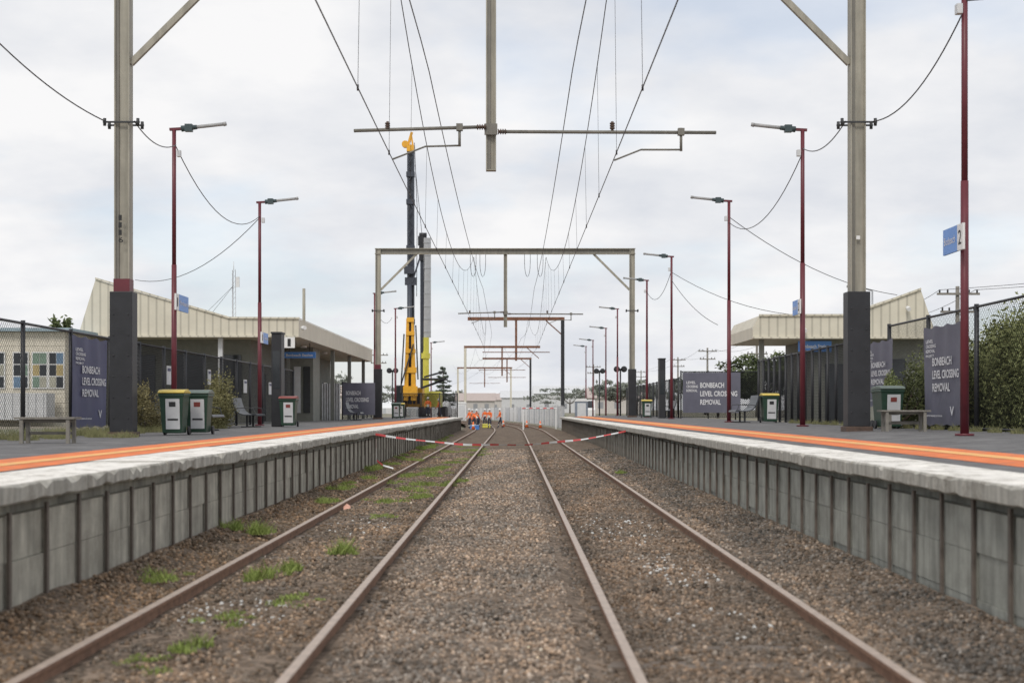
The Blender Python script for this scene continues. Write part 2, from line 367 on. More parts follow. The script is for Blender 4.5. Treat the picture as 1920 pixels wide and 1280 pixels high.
# ---------------------------------------------------------------- gantries
def hcol(m,x,y,z0,z1,w=.33,d=.3,mi=0):
    m.box(x-w/2,x-w/2+.03,y-d/2,y+d/2,z0,z1,mi); m.box(x+w/2-.03,x+w/2,y-d/2,y+d/2,z0,z1,mi)
    m.box(x-w/2+.03,x+w/2-.03,y-d/2+.06,y-d/2+.09,z0,z1,mi)
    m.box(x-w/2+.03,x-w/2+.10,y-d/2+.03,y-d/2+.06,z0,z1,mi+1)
GX=(-8.49,7.49)
def gantry(Y,label):
    g=thing('overhead_line_gantry',(-.5,Y,1.0),label,'gantry','gantries carrying overhead wires')
    for x in GX:
        pb=1.08 if x<0 else 1.2
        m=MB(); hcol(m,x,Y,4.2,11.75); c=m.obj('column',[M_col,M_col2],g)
        if x<0: MB().box(x-.175,x+.175,Y-.165,Y+.165,4.2,4.50).obj('maroon_band',M_maroon,g)
        m=MB(); m.box(x-.245,x+.245,Y-.22,Y+.22,pb+.10,4.22); 
        for zz in np.arange(pb+.4,4.1,.45):
            for xx in (-.16,.16): m.cyl((x+xx,Y-.235,zz),(x+xx,Y-.215,zz),.022,n=6)
        m.obj('black_sleeve',M_black,g,bevel=.015)
        MB().box(x-.29,x+.29,Y-.27,Y+.27,pb-.02,pb+.10).obj('base_plate',M_rust,g,bevel=.01)
        for yy_ in (-.18,.18):
            m=MB(); m.box(x-.40,x+.40,Y+yy_-.01,Y+yy_+.01,7.87,7.91)
            for xx in(-.36,.36): m.cyl((x+xx,Y+yy_,7.81),(x+xx,Y+yy_,7.97),.035,n=8)
            m.obj('cable_clamp',M_dark,g)
        s=1 if x<0 else -1
        MB().beam((x+s*.16,Y,9.2),(x+s*2.45,Y,11.48),.11,.13).obj('brace',M_col,g)
    m=MB(); m.box(GX[0]-.2,GX[1]+.2,Y-.17,Y+.17,11.76,11.80,0); m.box(GX[0]-.2,GX[1]+.2,Y-.17,Y+.17,11.44,11.48,0); m.box(GX[0]+.17,GX[1]-.17,Y-.03,Y+.03,11.48,11.76,1)
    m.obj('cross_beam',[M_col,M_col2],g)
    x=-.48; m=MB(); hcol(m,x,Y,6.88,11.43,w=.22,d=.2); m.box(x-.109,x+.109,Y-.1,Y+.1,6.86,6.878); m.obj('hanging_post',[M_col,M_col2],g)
    m=MB(); m.cyl((-3.45,Y-.18,7.70),(-.75,Y-.18,7.78),.038,n=8); m.cyl((-1.16,Y-.18,7.80),(-1.16,Y-.18,7.36),.03,n=8); m.box(-1.23,-1.09,Y-.24,Y-.12,7.70,7.85)
    m.cyl((-1.16,Y-.18,7.38),(-1.9,Y-.18,7.36),.022,n=6); m.cyl((-1.9,Y-.18,7.36),(-2.62,Y-.18,7.08),.02,n=6)
    m.obj('wire_support_arm',M_col2,g)
    m=MB(); m.cyl((-.25,Y-.18,7.68),(4.4,Y-.18,7.66),.038,n=8); m.cyl((3.64,Y-.18,7.76),(3.64,Y-.18,7.26),.03,n=8); m.box(3.57,3.71,Y-.24,Y-.12,7.6,7.75)
    m.cyl((3.64,Y-.18,7.29),(2.77,Y-.18,7.29),.022,n=6); m.cyl((2.77,Y-.18,7.29),(2.19,Y-.18,7.06),.02,n=6)
    m.obj('wire_support_arm',M_col2,g)
    for a,z in ((-.78,7.78),(-.33,7.68)):
        m=MB(); m.cyl((a,Y-.18,z),(a+.2,Y-.18,z),.035,n=8)
        for k in range(4): m.cyl((a+k*.05,Y-.18,z),(a+k*.05+.025,Y-.18,z),.06,n=8)
        m.obj('insulator',M_rust,g)
    for xx in(-2.72,2.15):
        m=MB(); m.cyl((xx,Y-.18,7.70),(xx,Y-.18,7.9),.03,n=8)
        for k in range(3): m.cyl((xx,Y-.18,7.74+k*.05),(xx,Y-.18,7.77+k*.05),.055,n=8)
        m.obj('insulator',M_rust,g)
    MB().box(-.62,-.34,Y-.17,Y-.11,7.62,7.86).obj('arm_bracket',M_col2,g)
    return g
g1=gantry(31,'tall grey steel gantry with black-sleeved columns on both platforms')
clone(g1,(-.5,89.5,1.0),label='grey steel portal gantry spanning both platforms')
for k,ch in enumerate('1116'): text('numeral',ch,.07 if ch=='1' else .1,.12,M_txtd,g1,(-8.53,30.92-.17,5.75-k*.16),'-Y')
MB().box(7.44,7.52,30.82,30.84,5.35,5.43).obj('number_tag',M_white,g1)
def farg(Y,xl,xr,cols,label,mt,mts):
    g=thing('overhead_line_gantry',((xl+xr)/2,Y,0),label,'gantry','gantries carrying overhead wires')
    m=MB(); m.box(xl,xr,Y-.15,Y+.15,11.2,11.55); m.obj('cross_beam',mt,g)
    for x,z0,mm in cols:
        m=MB(); m.box(x-.19,x+.19,Y-.14,Y+.14,z0,11.2); m.obj('column' if z0<2 else 'hanging_post',mm,g)
    xm=(xl+xr)/2
    MB().beam((xr-.2,Y,9.6),(xr-2,Y,11.2),.12,.12).obj('brace',mt,g)
    MB().cyl((xm-3.6,Y-.2,7.8),(xm+3.6,Y-.2,7.8),.05,n=6).obj('wire_support_arm',mt,g)
    MB().box(xm-.12,xm+.12,Y-.12,Y+.12,6.9,11.2).obj('hanging_post',mt,g)
farg(152,-4.85,5.5,[(5.3,0,M_black)],'rust coloured half-built steel gantry beam with black column',M_rust2,None)
farg(220,-7.6,4.2,[(-7.4,0,M_cream)],'rusty steel gantry with a cream column',M_rust2,None)
farg(270,-5.8,3.5,[(3.3,0,M_black)],'rusty steel gantry over the curved tracks',M_rust2,None)
farg(330,-13,-.2,[(-12.8,0,M_cream),(-.5,0,M_cream)],'distant rusty gantry beyond the work site',M_rust2,None)
def wire(pts,r,label='thin overhead contact wire above the tracks',group='overhead wires',name='overhead_wire'):
    o=MB().tube(pts,r,5).obj(name,M_wire); tag(o,label,'wire',group); return o
sup=[-27.5,31,89.5,152,220,300]
def sagz(y,zs,sag):
    for a,b in zip(sup[:-1],sup[1:]):
        if a<=y<=b:
            t=(y-a)/(b-a); return zs-4*sag*t*(1-t)
    return zs
def cw(y): return 0 if y<112 else -(y-112)**2/3400.
yy=[a for a in range(-4,300,3)]
for (xa,xb) in ((-2.6,-2.5),(2.17,2.1)):
    X=lambda y:(xa if y<31 else (xa+(xb-xa)*min(1,(y-31)/58)))+cw(y)
    s=1 if xa>0 else -1
    contact=[(X(y),y-.18,7.05) for y in yy]; wire(contact,.011)
    cat=[(X(y)*.99-s*.02,y-.18,sagz(y,11.3,3.1)) for y in yy]
    wire(cat,.012,'sagging catenary wire hung from the gantries')
    wire([(1.33*(1 if s>0 else -1.42)+cw(y),y,sagz(y,9.3,.55)) for y in yy],.012,'feeder cable strung above the tracks')
    for k,y in enumerate(range(6,130,6)):
        z1=sagz(y,11.3,3.1)
        o=MB().cyl((X(y),y-.18,7.05),(X(y)*.99-s*.02,y-.18,z1),.0045,n=4)
        o.cyl((X(y),y-.18,7.0),(X(y),y-.18,7.1),.02,n=6); tag(o.obj('wire_dropper',M_wire),'thin vertical dropper joining contact and catenary wires','wire','droppers between the overhead wires')
for x in (-1.9,-2.5,.9,1.7):
    pts=[(x+.3*math.cos(t)*.6,89.2,10.9+.9*math.sin(t)) for t in np.linspace(math.pi,2*math.pi,9)]
    wire([(pts[0][0],89.2,11.4)]+pts+[(pts[-1][0],89.2,11.4)],.016,'drooping jumper cable loop under the gantry beam','jumper loops')
def cable(p,q,sag,r=.014,label='slack black cable strung between platform poles'):
    p=Vector(p);q=Vector(q); pts=[p.lerp(q,t)-Vector((0,0,4*sag*t*(1-t))) for t in np.linspace(0,1,16)]
    wire(pts,r,label,'slack service cables','service_cable')
cable((-9.9,24.5,9.1),(-8.85,30.8,7.91),.28); cable((-8.2,30.8,7.9),(-9.15,38.6,8.84),.25)
cable((-9.15,38.6,8.8),(-9.3,52.2,8.76),1.0); cable((-9.3,52.2,8.7),(-17.0,64,7.5),.8)
cable((8.0,25.2,8.75),(7.8,30.8,7.9),.45); cable((7.2,30.8,7.9),(8,39.3,8.88),.3)
cable((8,39.3,8.75),(8,52.7,8.6),.95); cable((8,52.7,8.8),(16.2,60,6.5),.5); cable((8,71.8,8.6),(16,62,6.0),1.0)
cable((8,71.8,8.7),(8,85,8.7),.9); cable((8,71.8,8.2),(9.5,66,5.6),.3)
cable((8.0,25.2,8.9),(10.5,20,8.3),.15); cable((-9.1,93,8.6),(-9.1,107,8.6),.8)
# ---------------------------------------------------------------- lamp posts
def lamp(loc,hz):
    g=thing('platform_lamp',loc,'tall maroon platform lamp post with slim grey head','street lamp','maroon lamp posts along the platforms')
    x,y,z=loc; H=hz-z
    m=MB(); m.cyl((x,y,z+.03),(x,y,z+H*.55),.078,.07,12); m.cyl((x,y,z+H*.55),(x,y,z+H),.058,.055,12); m.obj('pole',M_maroon,g)
    m=MB(); m.cyl((x,y,z),(x,y,z+.04),.17,n=12); m.obj('base_plate',M_maroon,g)
    m=MB(); m.beam((x+.12,y,z+H-.02),(x-.25,y,z+H+.0),.09,.07); m.obj('bracket',M_maroon,g)
    m=MB(); m.cyl((x-.2,y,z+H),(x-.62,y,z+H+.045),.085,.06,10); m.box(x-.5,x-.3,y-.08,y+.08,z+H-.08,z+H+.12); m.obj('ballast_box',M_lum2,g)
    m=MB(); m.cyl((x-.6,y,z+H+.045),(x-1.38,y,z+H+.13),.05,.05,8); m.cyl((x-1.34,y,z+H+.12),(x-1.42,y,z+H+.14),.062,.055,8); m.obj('lamp_head',M_lum,g)
    m=MB(); m.box(x-.17,x-.07,y-.13,y+.02,z+H-.75,z+H-.58); m.obj('control_box',M_offw,g)
    return g
L0=lamp((8,25.2,1.2),9.4)
for y in (39.3,52.7,71.8,85,109): clone(L0,(8,y,1.2))
for y,z in ((122.6,.5),(146,.6),(160,.6)): clone(L0,(8 if y<130 else 8.2,y,z))
for x,y in ((-9.2,38.6),(-9.3,52.2),(-9.05,93),(-8.85,107)): clone(L0,(x,y,1.08),math.pi)
clone(L0,(-8.7,151,.6),math.pi)
def stsign(x,y,z,side,num,ln=1.0,h=.42,nl=.38):
    g=thing('station_sign',(x,y,z),'blue and white station name sign on a lamp post','sign','station name signs')
    s=-1 if side=='R' else 1; face='-X' if side=='R' else '+X'; xx=x+s*.10
    a,b=(y-nl,y+ln)
    MB().box(min(xx,xx+s*.04),max(xx,xx+s*.04),y-.02,b,z,z+h).obj('name_panel',M_blue,g)
    MB().box(min(xx,xx+s*.04),max(xx,xx+s*.04),a,y-.025,z,z+h).obj('number_panel',M_white,g)
    MB().box(min(xx,xx-s*.1),max(xx,xx-s*.1),y-.03,y+.03,z+.05,z+.1).obj('bracket',M_dark,g)
    tx=xx+s*.045
    if side=='R':
        text('lettering','Bonbeach',ln*.8,h*.3,M_white,g,(tx,y+ln*.9,z+h*.36),face,0); text('numeral',num,nl*.5,h*.55,M_txtd,g,(tx,y-nl*.27,z+h*.22),face,0)
    else:
        text('lettering','Bonbeach',ln*.8,h*.3,M_white,g,(tx,y+ln*.1,z+h*.36),face,0); text('numeral',num,.1,h*.55,M_txtd,g,(tx,y-.25,z+h*.22),face,0)
stsign(8,25.2,4.47,'R','2',.80,.46,.34); stsign(8,39.3,4.3,'R','2',.7,.4,.3); stsign(-9.2,38.6,4.35,'L','1',1.1,.44); stsign(-9.3,52.2,4.1,'L','1',1.0,.4)
# ---------------------------------------------------------------- fences
def fence(pts,z0,z1,sp,label,mm=M_link,frame=M_black,arm=False,pr=.04):
    g=thing('chain_link_fence',(pts[0][0],pts[0][1],z0),label,'fence','black chain link fences')
    me=MB(); rl=MB(); posts=[]
    for (xa,ya),(xb,yb) in zip(pts[:-1],pts[1:]):
        me.add([(xa,ya,z0+.05),(xb,yb,z0+.05),(xb,yb,z1-.03),(xa,ya,z1-.03)],[(0,1,2,3)])
        rl.cyl((xa,ya,z1),(xb,yb,z1),.03,n=6); rl.cyl((xa,ya,z0+.06),(xb,yb,z0+.06),.02,n=6)
        d=math.hypot(xb-xa,yb-ya); k=max(1,round(d/sp))
        for i in range(k+1):
            p=(xa+(xb-xa)*i/k,ya+(yb-ya)*i/k)
            if p not in posts: posts.append(p)
    me.obj('wire_mesh',mm,g); rl.obj('rail_tube',frame,g)
    for p in posts:
        MB().cyl((p[0],p[1],z0-.1),(p[0],p[1],z1+.06),pr,n=8).obj('post',frame,g)
    return g
fence([(-10.2,20),(-10.2,36)],1.08,3.46,3.0,'black chain link fence in front of the cream hall',M_link,pr=.05)
fence([(-10.2,36.1),(-10.2,66)],1.08,3.46,2.6,'long black chain link fence behind the platform',M_link2,pr=.05)
fence([(-10.2,85),(-10.2,108)],1.08,3.3,3.0,'black chain link fence beyond the station shelter',M_link2)
fence([(-8.4,108),(-4.3,110)],1.08,2.9,1.6,'chain link fence closing the platform end',M_link2)
fence([(10,20),(10,37.8)],1.2,3.88,3.4,'tall black chain link fence with shrubs behind',pr=.055)
fence([(10.0,40.5),(10.1,58.5)],1.2,3.65,1.2,'black fence with close posts beside the station building',M_link2,pr=.05)
fence([(9.2,78),(15.2,78)],1.2,3.75,1.5,'black fence section carrying a project banner',M_link2)
fence([(9.2,79),(9.2,115)],1.2,3.4,2.4,'black chain link fence along the platform back',M_link2,pr=.05)
for (y,z,h,w_) in ((41.6,2.4,.55,.5),(47.2,2.5,.5,.45),(53.5,2.3,.5,.6),(59,2.3,.5,.6)):
    g=thing('fence_notice',(-10.12,y,z),'small white notice sheet tied to the fence','sign','notices on the fence')
    MB().box(-10.14,-10.12,y,y+w_,z,z+h).obj('notice_sheet',M_offw,g)
    MB().box(-10.118,-10.114,y+.06,y+w_-.06,z+h*.72,z+h*.88).obj('heading_band',M_navy,g)
def banner_side(x,ya,yb,z0,z1,face,mm,label):
    s=1 if face=='+X' else -1
    g=thing('project_banner',(x,(ya+yb)/2,z0),label,'banner','level crossing removal banners')
    nz=16; m=MB(); vs=[]; 
    for i in range(nz+1):
        for j in range(5):
            vs.append((x+s*(.06+.02*math.sin(i*1.1+j*.6)),ya+(yb-ya)*i/nz,z0+(z1-z0)*j/4+(.025*math.sin(i*1.3) if j in(0,4) else 0)))
    m.add(vs,[(5*i+j,5*i+5+j,5*i+6+j,5*i+j+1) for i in range(nz) for j in range(4)],0,True); m.obj('banner_cloth',mm,g)
    w=yb-ya; h=z1-z0; tx=x+s*.09
    def T(t,fx,fz,fw,fh):
        yy=ya+w*fx if s>0 else yb-w*fx
        text('lettering',t,w*fw,h*fh,M_txt,g,(tx,yy,z0+h*fz),face)
    T('LEVEL',.08,.84,.20,.035);T('CROSSING',.08,.79,.27,.035);T('REMOVAL',.08,.74,.25,.035); T('PROJECT',.08,.69,.22,.03)
    T('BONBEACH',.26,.60,.50,.085);T('LEVEL CROSSING',.26,.47,.68,.085);T('REMOVAL',.26,.34,.46,.085)
    T('levelcrossings.vic.gov.au',.10,.08,.42,.03); T('V',.72,.10,.10,.09)
banner_side(-10.15,32.5,35.3,1.25,3.36,'+X',M_navy,'navy banner reading Bonbeach level crossing removal on fence')
banner_side(9.95,31.3,34.2,1.3,3.6,'-X',M_char,'charcoal banner reading Bonbeach level crossing removal on fence')
banner_side(9.95,37.0,39.9,1.75,3.5,'-X',M_char,'dark banner with project lettering beyond the near fence')
def banner_front(xa,xb,y,z0,z1,mm,label,small=True):
    g=thing('project_banner',((xa+xb)/2,y,z0),label,'banner','level crossing removal banners')
    MB().box(xa,xb,y-.04,y,z0,z1).obj('banner_cloth',mm,g); w=xb-xa;h=z1-z0
    def T(t,fx,fz,fw,fh): text('lettering',t,w*fw,h*fh,M_txt,g,(xa+w*fx,y-.046,z0+h*fz),'-Y')
    if small: T('LEVEL',.06,.72,.16,.065);T('CROSSING',.06,.62,.20,.065);T('REMOVAL',.06,.52,.19,.065)
    a=.30 if small else .1; k=1.15 if small else 1.25
    T('BONBEACH',a,.62,.36*k,.13);T('LEVEL CROSSING',a,.41,.56*k,.13);T('REMOVAL',a,.20,.31*k,.13)
banner_front(9.3,12.45,77.9,1.5,3.7,M_char,'wide dark banner reading Bonbeach level crossing removal')
banner_front(-10.05,-8.15,84,1.35,3.25,M_char,'dark banner reading Bonbeach level crossing removal beside lamp',False)
# ---------------------------------------------------------------- bins / benches / pylon
def bin_(loc,lid,rz=0,label='green wheelie bin with coloured lid'):
    g=thing('wheelie_bin',loc,label,'bin','wheelie bins on the platforms'); x,y,z=loc
    m=MB(); a=[(-.22,-.25),(.22,-.25),(.22,.22),(-.22,.22)]; b=[(-.28,-.33),(.28,-.33),(.28,.30),(-.28,.30)]
    m.add([(x+p,y+q,z+.05) for p,q in a]+[(x+p,y+q,z+.95) for p,q in b],[(3,2,1,0),(4,5,6,7),(0,1,5,4),(1,2,6,5),(2,3,7,6),(3,0,4,7)])
    m.box(x-.295,x+.295,y-.345,y+.315,z+.88,z+.955); o=m.obj('bin_body',M_green,g,bevel=.02)
    m=MB(); m.prism([(y-.37,z+.96),(y+.33,z+.96),(y+.33,z+.99),(y+.1,z+1.05),(y-.25,z+1.03),(y-.37,z+.98)],x-.30,x+.30,axis='X'); m.obj('lid',lid,g,bevel=.015)
    for s in(-1,1): MB().cyl((x+s*.25,y+.24,z+.1),(x+s*.3,y+.24,z+.1),.1,n=12).obj('wheel',M_black,g)
    MB().cyl((x-.24,y+.37,z+.95),(x+.24,y+.37,z+.95),.018,n=8).obj('handle',M_green,g)
    m=MB(); m.add([(x-.13,y-.273,z+.14),(x+.19,y-.273,z+.14),(x+.19,y-.336,z+.83),(x-.13,y-.336,z+.83)],[(0,1,2,3)])
    m.obj('front_label',M_offw,g)
    m=MB(); m.add([(x-.05,y-.324,z+.65),(x+.10,y-.324,z+.65),(x+.10,y-.338,z+.76),(x-.05,y-.338,z+.76)],[(0,1,2,3)]); m.obj('label_symbol',M_dark if lid is M_ylid else M_rlid,g)
    m=MB(); m.add([(x-.09,y-.297,z+.34),(x+.15,y-.297,z+.34),(x+.15,y-.303,z+.38),(x-.09,y-.303,z+.38)],[(0,1,2,3)]); m.obj('label_text_band',M_dark,g)
    return g
BY=bin_((-7.76,32.6,1.08),M_ylid,label='green wheelie bin with yellow lid and white label')
BR=bin_((-7.42,33.6,1.08),M_glid,label='green wheelie bin with grey lid and white label')
BR2=bin_((-7.65,48.5,1.08),M_rlid,label='green wheelie bin with dull red lid and white label')
clone(BY,(9.1,50.5,1.2)); clone(BR,(9.15,34.6,1.2)); clone(BR,(9.35,35.7,1.2))
clone(BY,(7.7,82,1.2)); clone(BR,(-7.6,92.5,1.08)); clone(BY,(-7.6,96,1.08))
def seat(loc):
    g=thing('platform_bench',loc,'dark blue-grey metal bench with curved back','bench','curved metal platform benches'); x,y,z=loc
    cp=[(-.50,.98),(-.46,.82),(-.41,.67),(-.34,.54),(-.24,.46),(-.10,.425),(.08,.425),(.22,.45),(.30,.445),(.325,.40)]
    out_=[(x+a,z+b) for a,b in cp]+[(x+a-(.03 if i<4 else 0),z+b-.03) for i,(a,b) in list(enumerate(cp))[::-1]]
    MB().prism(out_,y-.8,y+.8).obj('seat_shell',M_seat,g)
    for s in(-.55,.55):
        m=MB(); m.beam((x-.05,y+s,z),(x-.05,y+s,z+.40),.06,.06); m.beam((x-.25,y+s,z+.015),(x+.22,y+s,z+.015),.07,.03); m.obj('leg',M_dark,g)
    for s in(-.78,.78):
        MB().tube([(x-.38,y+s,z+.62),(x+.0,y+s,z+.655),(x+.2,y+s,z+.63),(x+.24,y+s,z+.46)],.014,6).obj('armrest',M_dark,g)
    return g
s0=seat((-8.75,47.6,1.08)); clone(s0,(-8.5,39.5,1.08)); clone(s0,(-8.6,78,1.08)); clone(s0,(8.2,51.2,1.2),math.pi); clone(s0,(8.6,80,1.2),math.pi)
def tbench(loc):
    g=thing('timber_bench',loc,'weathered grey timber bench with plank seat','bench','weathered timber benches'); x,y,z=loc
    m=MB()
    for k in range(3): m.box(x-.52,x+.52,y-.2+k*.15,y-.07+k*.15,z+.42,z+.455)
    m.box(x-.48,x+.48,y-.02,y+.04,z+.36,z+.418); m.obj('seat',M_wood,g)
    for s in(-.40,.40):
        for t in(-.15,.18): MB().box(x+s-.03,x+s+.03,y+t-.03,y+t+.03,z,z+.418).obj('leg',M_wood,g)
    MB().box(x-.36,x+.36,y+.155,y+.19,z+.15,z+.20).obj('stretcher',M_wood,g); return g
t0=tbench((-8.05,24.6,1.08)); clone(t0,(8.30,30.2,1.2)); clone(t0,(9.0,32.6,1.2))
def pylon(loc,h=2.9):
    g=thing('information_pylon',loc,'slim black information pylon with edge display','sign','black information pylons'); x,y,z=loc
    MB().box(x-.17,x+.17,y-.35,y+.35,z,z+h).obj('pylon_casing',M_black,g,bevel=.02)
    MB().box(x-.12,x+.12,y-.357,y-.351,z+1.3,z+2.6).obj('display_panel',M_glass,g)
    MB().box(x-.19,x+.19,y-.38,y+.38,z+h,z+h+.06).obj('cap',M_dark,g); return g
p0=pylon((-8.15,49.3,1.08),3.2); clone(p0,(8.1,77.5,1.2))
# ---------------------------------------------------------------- station buildings
g=thing('station_building',(-14,80,1.0),'grey block station building with cream ribbed angular roof','building','two station buildings')
MB().prism([(-9.6,4.92),(-9.6,5.72),(-12.7,5.74),(-17.9,7.25),(-18.7,7.5),(-19.5,4.92)],63.7,97).obj('canopy_roof',M_cream,g)
m=MB(); m.box(-9.57,-9.2+-.36,63.66,97.04,5.722,5.76); m.beam((-12.7,63.66,5.78),(-18.7,63.66,7.54),.08,.08); m.beam((-9.56,63.66,5.76),(-12.7,63.66,5.78),.08,.08); m.beam((-9.6,63.66,4.95),(-19.4,63.66,4.95),.07,.08); m.obj('roof_trim',M_cream,g)
MB().box(-19.2,-12.2,66,95,.9,4.915).obj('block_wall',M_block,g)
for a,b_ in ((-18.2,-16.6),(-15.8,-14.4),(-13.6,-12.6)): 
    m=MB(); m.box(a,b_,65.93,65.99,2.0,4.2); m.obj('window',M_glass,g)
for y0 in (68,73,80,86,91):
    MB().box(-12.19,-12.12,y0,y0+1.8,1.1,3.4).obj('door' if y0 in(73,86) else 'window',M_glass,g)
for x,y in ((-13.2,64.2),(-9.9,78),(-9.9,86),(-9.9,94)):
    MB().box(x-.1,x+.1,y-.1,y+.1,1.0,4.92).obj('canopy_post',M_offw if x<-12 else M_block,g)
MB().box(-11.6,-10.4,74,76.5,1.08,4.92).obj('store_block',M_block,g)
for k,x in enumerate((-11.4,-10.9)): MB().box(x,x+.35,73.93,73.99,1.5,3.9).obj('store_door',M_dark if k else M_offw,g)
m=MB(); m.cyl((-9.4,63.4,5.3),(-9.25,63.2,5.3),.09,n=10); m.obj('camera_dome',M_white,g)
for y in (66,72,80): 
    m=MB(); m.cyl((-10.6,y,4.8),(-10.6,y,4.91),.16,n=12); m.obj('soffit_light',M_white,g)
sg=thing('platform_number_sign',(-9.95,63.5,4.2),'small white sign with black number one under canopy','sign')
MB().box(-10.22,-9.74,63.45,63.5,4.42,4.9).obj('sign_panel',M_white,sg); text('numeral','1',.14,.34,M_txtd,sg,(-10.06,63.44,4.49),'-Y')
sg=thing('hanging_station_sign',(-10.4,70,4.2),'blue sign hanging under the shelter canopy','sign')
MB().box(-11.3,-9.7,69.9,69.97,4.2,4.5).obj('sign_panel',M_blue,sg)
for x in(-11,-10): MB().cyl((x,69.93,4.5),(x,69.93,4.93),.02,n=6).obj('hanger',M_dark,sg)
text('lettering','Bonbeach Station',1.3,.13,M_white,sg,(-11.15,69.89,4.28),'-Y')
m=MB(); vs=[]
for i in range(16): x=-11.15+i*.07; vs+=[(x,83+.04*(i%2),1.0),(x,83+.04*(i%2),3.2)]
m.add(vs,[(2*i,2*i+2,2*i+3,2*i+1) for i in range(15)]); tag(center(m.obj('corrugated_screen',M_gal)),'grey corrugated metal screen beside the station building','fence')
g=thing('station_building',(14,62,1.2),'small grey station building with cream ribbed sloping roof','building','two station buildings')
MB().prism([(10,4.62),(10,5.1),(10.25,5.57),(14,5.57),(17,6.66),(17.7,4.62)],59.3,66).obj('canopy_roof',M_cream,g)
m=MB(); m.beam((14,59.26,5.61),(17,59.26,6.70),.08,.08); m.beam((10.25,59.26,5.6),(14,59.26,5.61),.08,.08); m.beam((10,59.26,4.66),(17.6,59.26,4.66),.07,.07); m.obj('roof_trim',M_cream,g)
MB().box(12.6,17.4,60.2,65.8,1.0,4.61).obj('block_wall',M_block,g)
MB().box(13.2,14.6,60.12,60.19,1.2,3.6).obj('door',M_glass,g); MB().box(15.4,16.6,60.12,60.19,2.2,3.8).obj('window',M_glass,g)
MB().box(10.4,10.6,60,60.2,1.2,4.62).obj('canopy_post',M_block,g)
for x,z in ((12.1,5.0),(16.4,5.9)):
    m=MB(); m.cyl((x,59.15,z),(x,58.9,z-.08),.09,n=8); m.obj('camera_dome',M_white,g)
sg=thing('hanging_station_sign',(12.9,59.9,4.2),'blue sign on the station wall under canopy','sign')
MB().box(12.0,13.4,59.85,59.9,4.1,4.55).obj('sign_panel',M_blue,sg); text('lettering','Bonbeach Station',1.2,.16,M_white,sg,(12.1,59.84,4.25),'-Y')
g=thing('street_lamp',(24,95,.9),'grey street lamp with small flat head','street lamp')
MB().cyl((24,95,.9),(24,95,9.6),.09,.06,8).obj('pole',M_gal,g); MB().cyl((24,95,9.6),(22.9,95,9.9),.04,n=6).obj('arm',M_gal,g); MB().box(22.3,23.0,94.85,95.15,9.82,9.98).obj('lamp_head',M_lum,g,bevel=.03)
# weatherboard hall
g=thing('weatherboard_hall',(-25,65,.9),'cream weatherboard hall with painted multi-pane windows','building')
m=MB()
for k in range(20): m.box(-34,-18.9,60.0-.012*(k%2),66,.95+k*.2,1.144+k*.2)
m.obj('wall',mat('cream_weatherboard',(.74,.69,.58),var=.08,streak=.1),g)
m=MB(); m.box(-34.3,-18.6,59.7,66.4,4.96,5.1); m.obj('roof_edge',mat('grey_blue_trim',(.33,.42,.47)),g)
cols=[(.45,.36,.18),(.16,.25,.36),(.20,.28,.22),(.40,.39,.32)]
for k,x in enumerate((-21.75,-20.75,-19.95,-19.25,-22.7,-23.6)):
    w=MB(); w.box(x-.34,x+.34,59.93,59.98,2.55,4.1); pm=MB()
    for i in range(2):
        for j in range(3): pm.box(x-.29+i*.30,x-.01+i*.30,59.915,59.928,2.6+j*.5,3.05+j*.5,random.choice([0,1,2,3,4,4,4,4,4]))
    fr=w.obj('window',M_white,g); pm.obj('window_panes',[mat('mural_%d'%q,c) for q,c in enumerate(cols)]+[M_glass],g)
m=MB(); m.box(-23,-19.2,58.5,59.6,1.25,2.35)
for k in range(12): m.box(-22.95+k*.32,-22.83+k*.32,58.46,58.499,1.25,2.35)
m.obj('porch_screen',M_offw,g)
# ---------------------------------------------------------------- foliage
def leaves(name,ells,n,size,c1,c2,label,cat,parent=None,kind=None,stick=True):
    Vs=[];Cs=[]
    for (x,y,z,a,b,c,wt) in ells:
        k=int(n*wt); nc=max(6,k//60)
        d=rng.normal(size=(nc,3)); d/=np.linalg.norm(d,axis=1)[:,None]; rr=rng.uniform(.45,1.05,nc)[:,None]
        cc=d*rr*np.array([a,b,c])+np.array([x,y,z]); tone=rng.uniform(0,1,nc)
        idx=rng.integers(0,nc,k); P=cc[idx]+rng.normal(0,.16,(k,3))*np.array([a,b,c])
        P=P[P[:,2]>z-c*1.1]; idx=idx[:len(P)]; k=len(P)
        q=np.array([[-1,0,-.1],[0,-.45,0],[1,0,.1],[0,.45,0]])*size
        Q=np.einsum('nij,kj->nki',rotmats(k),q)*rng.uniform(.6,1.3,(k,1,1))+P[:,None]
        t=np.clip(tone[idx]*.6+rng.uniform(0,.4,k),0,1)[:,None]
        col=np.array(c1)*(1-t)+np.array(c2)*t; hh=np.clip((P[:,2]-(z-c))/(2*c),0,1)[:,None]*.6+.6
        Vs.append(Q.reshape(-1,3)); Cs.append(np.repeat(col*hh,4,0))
    V=np.concatenate(Vs); C=np.concatenate(Cs)
    if parent is not None: V=V-np.array(parent['_w'])
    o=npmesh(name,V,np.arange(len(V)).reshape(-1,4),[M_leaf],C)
    if parent is not None: o.parent=parent
    else: 
        tag(o,label,cat,kind=kind)
        if kind is None: center(o)
    return o
G1=(.055,.072,.03);G2=(.16,.185,.08)
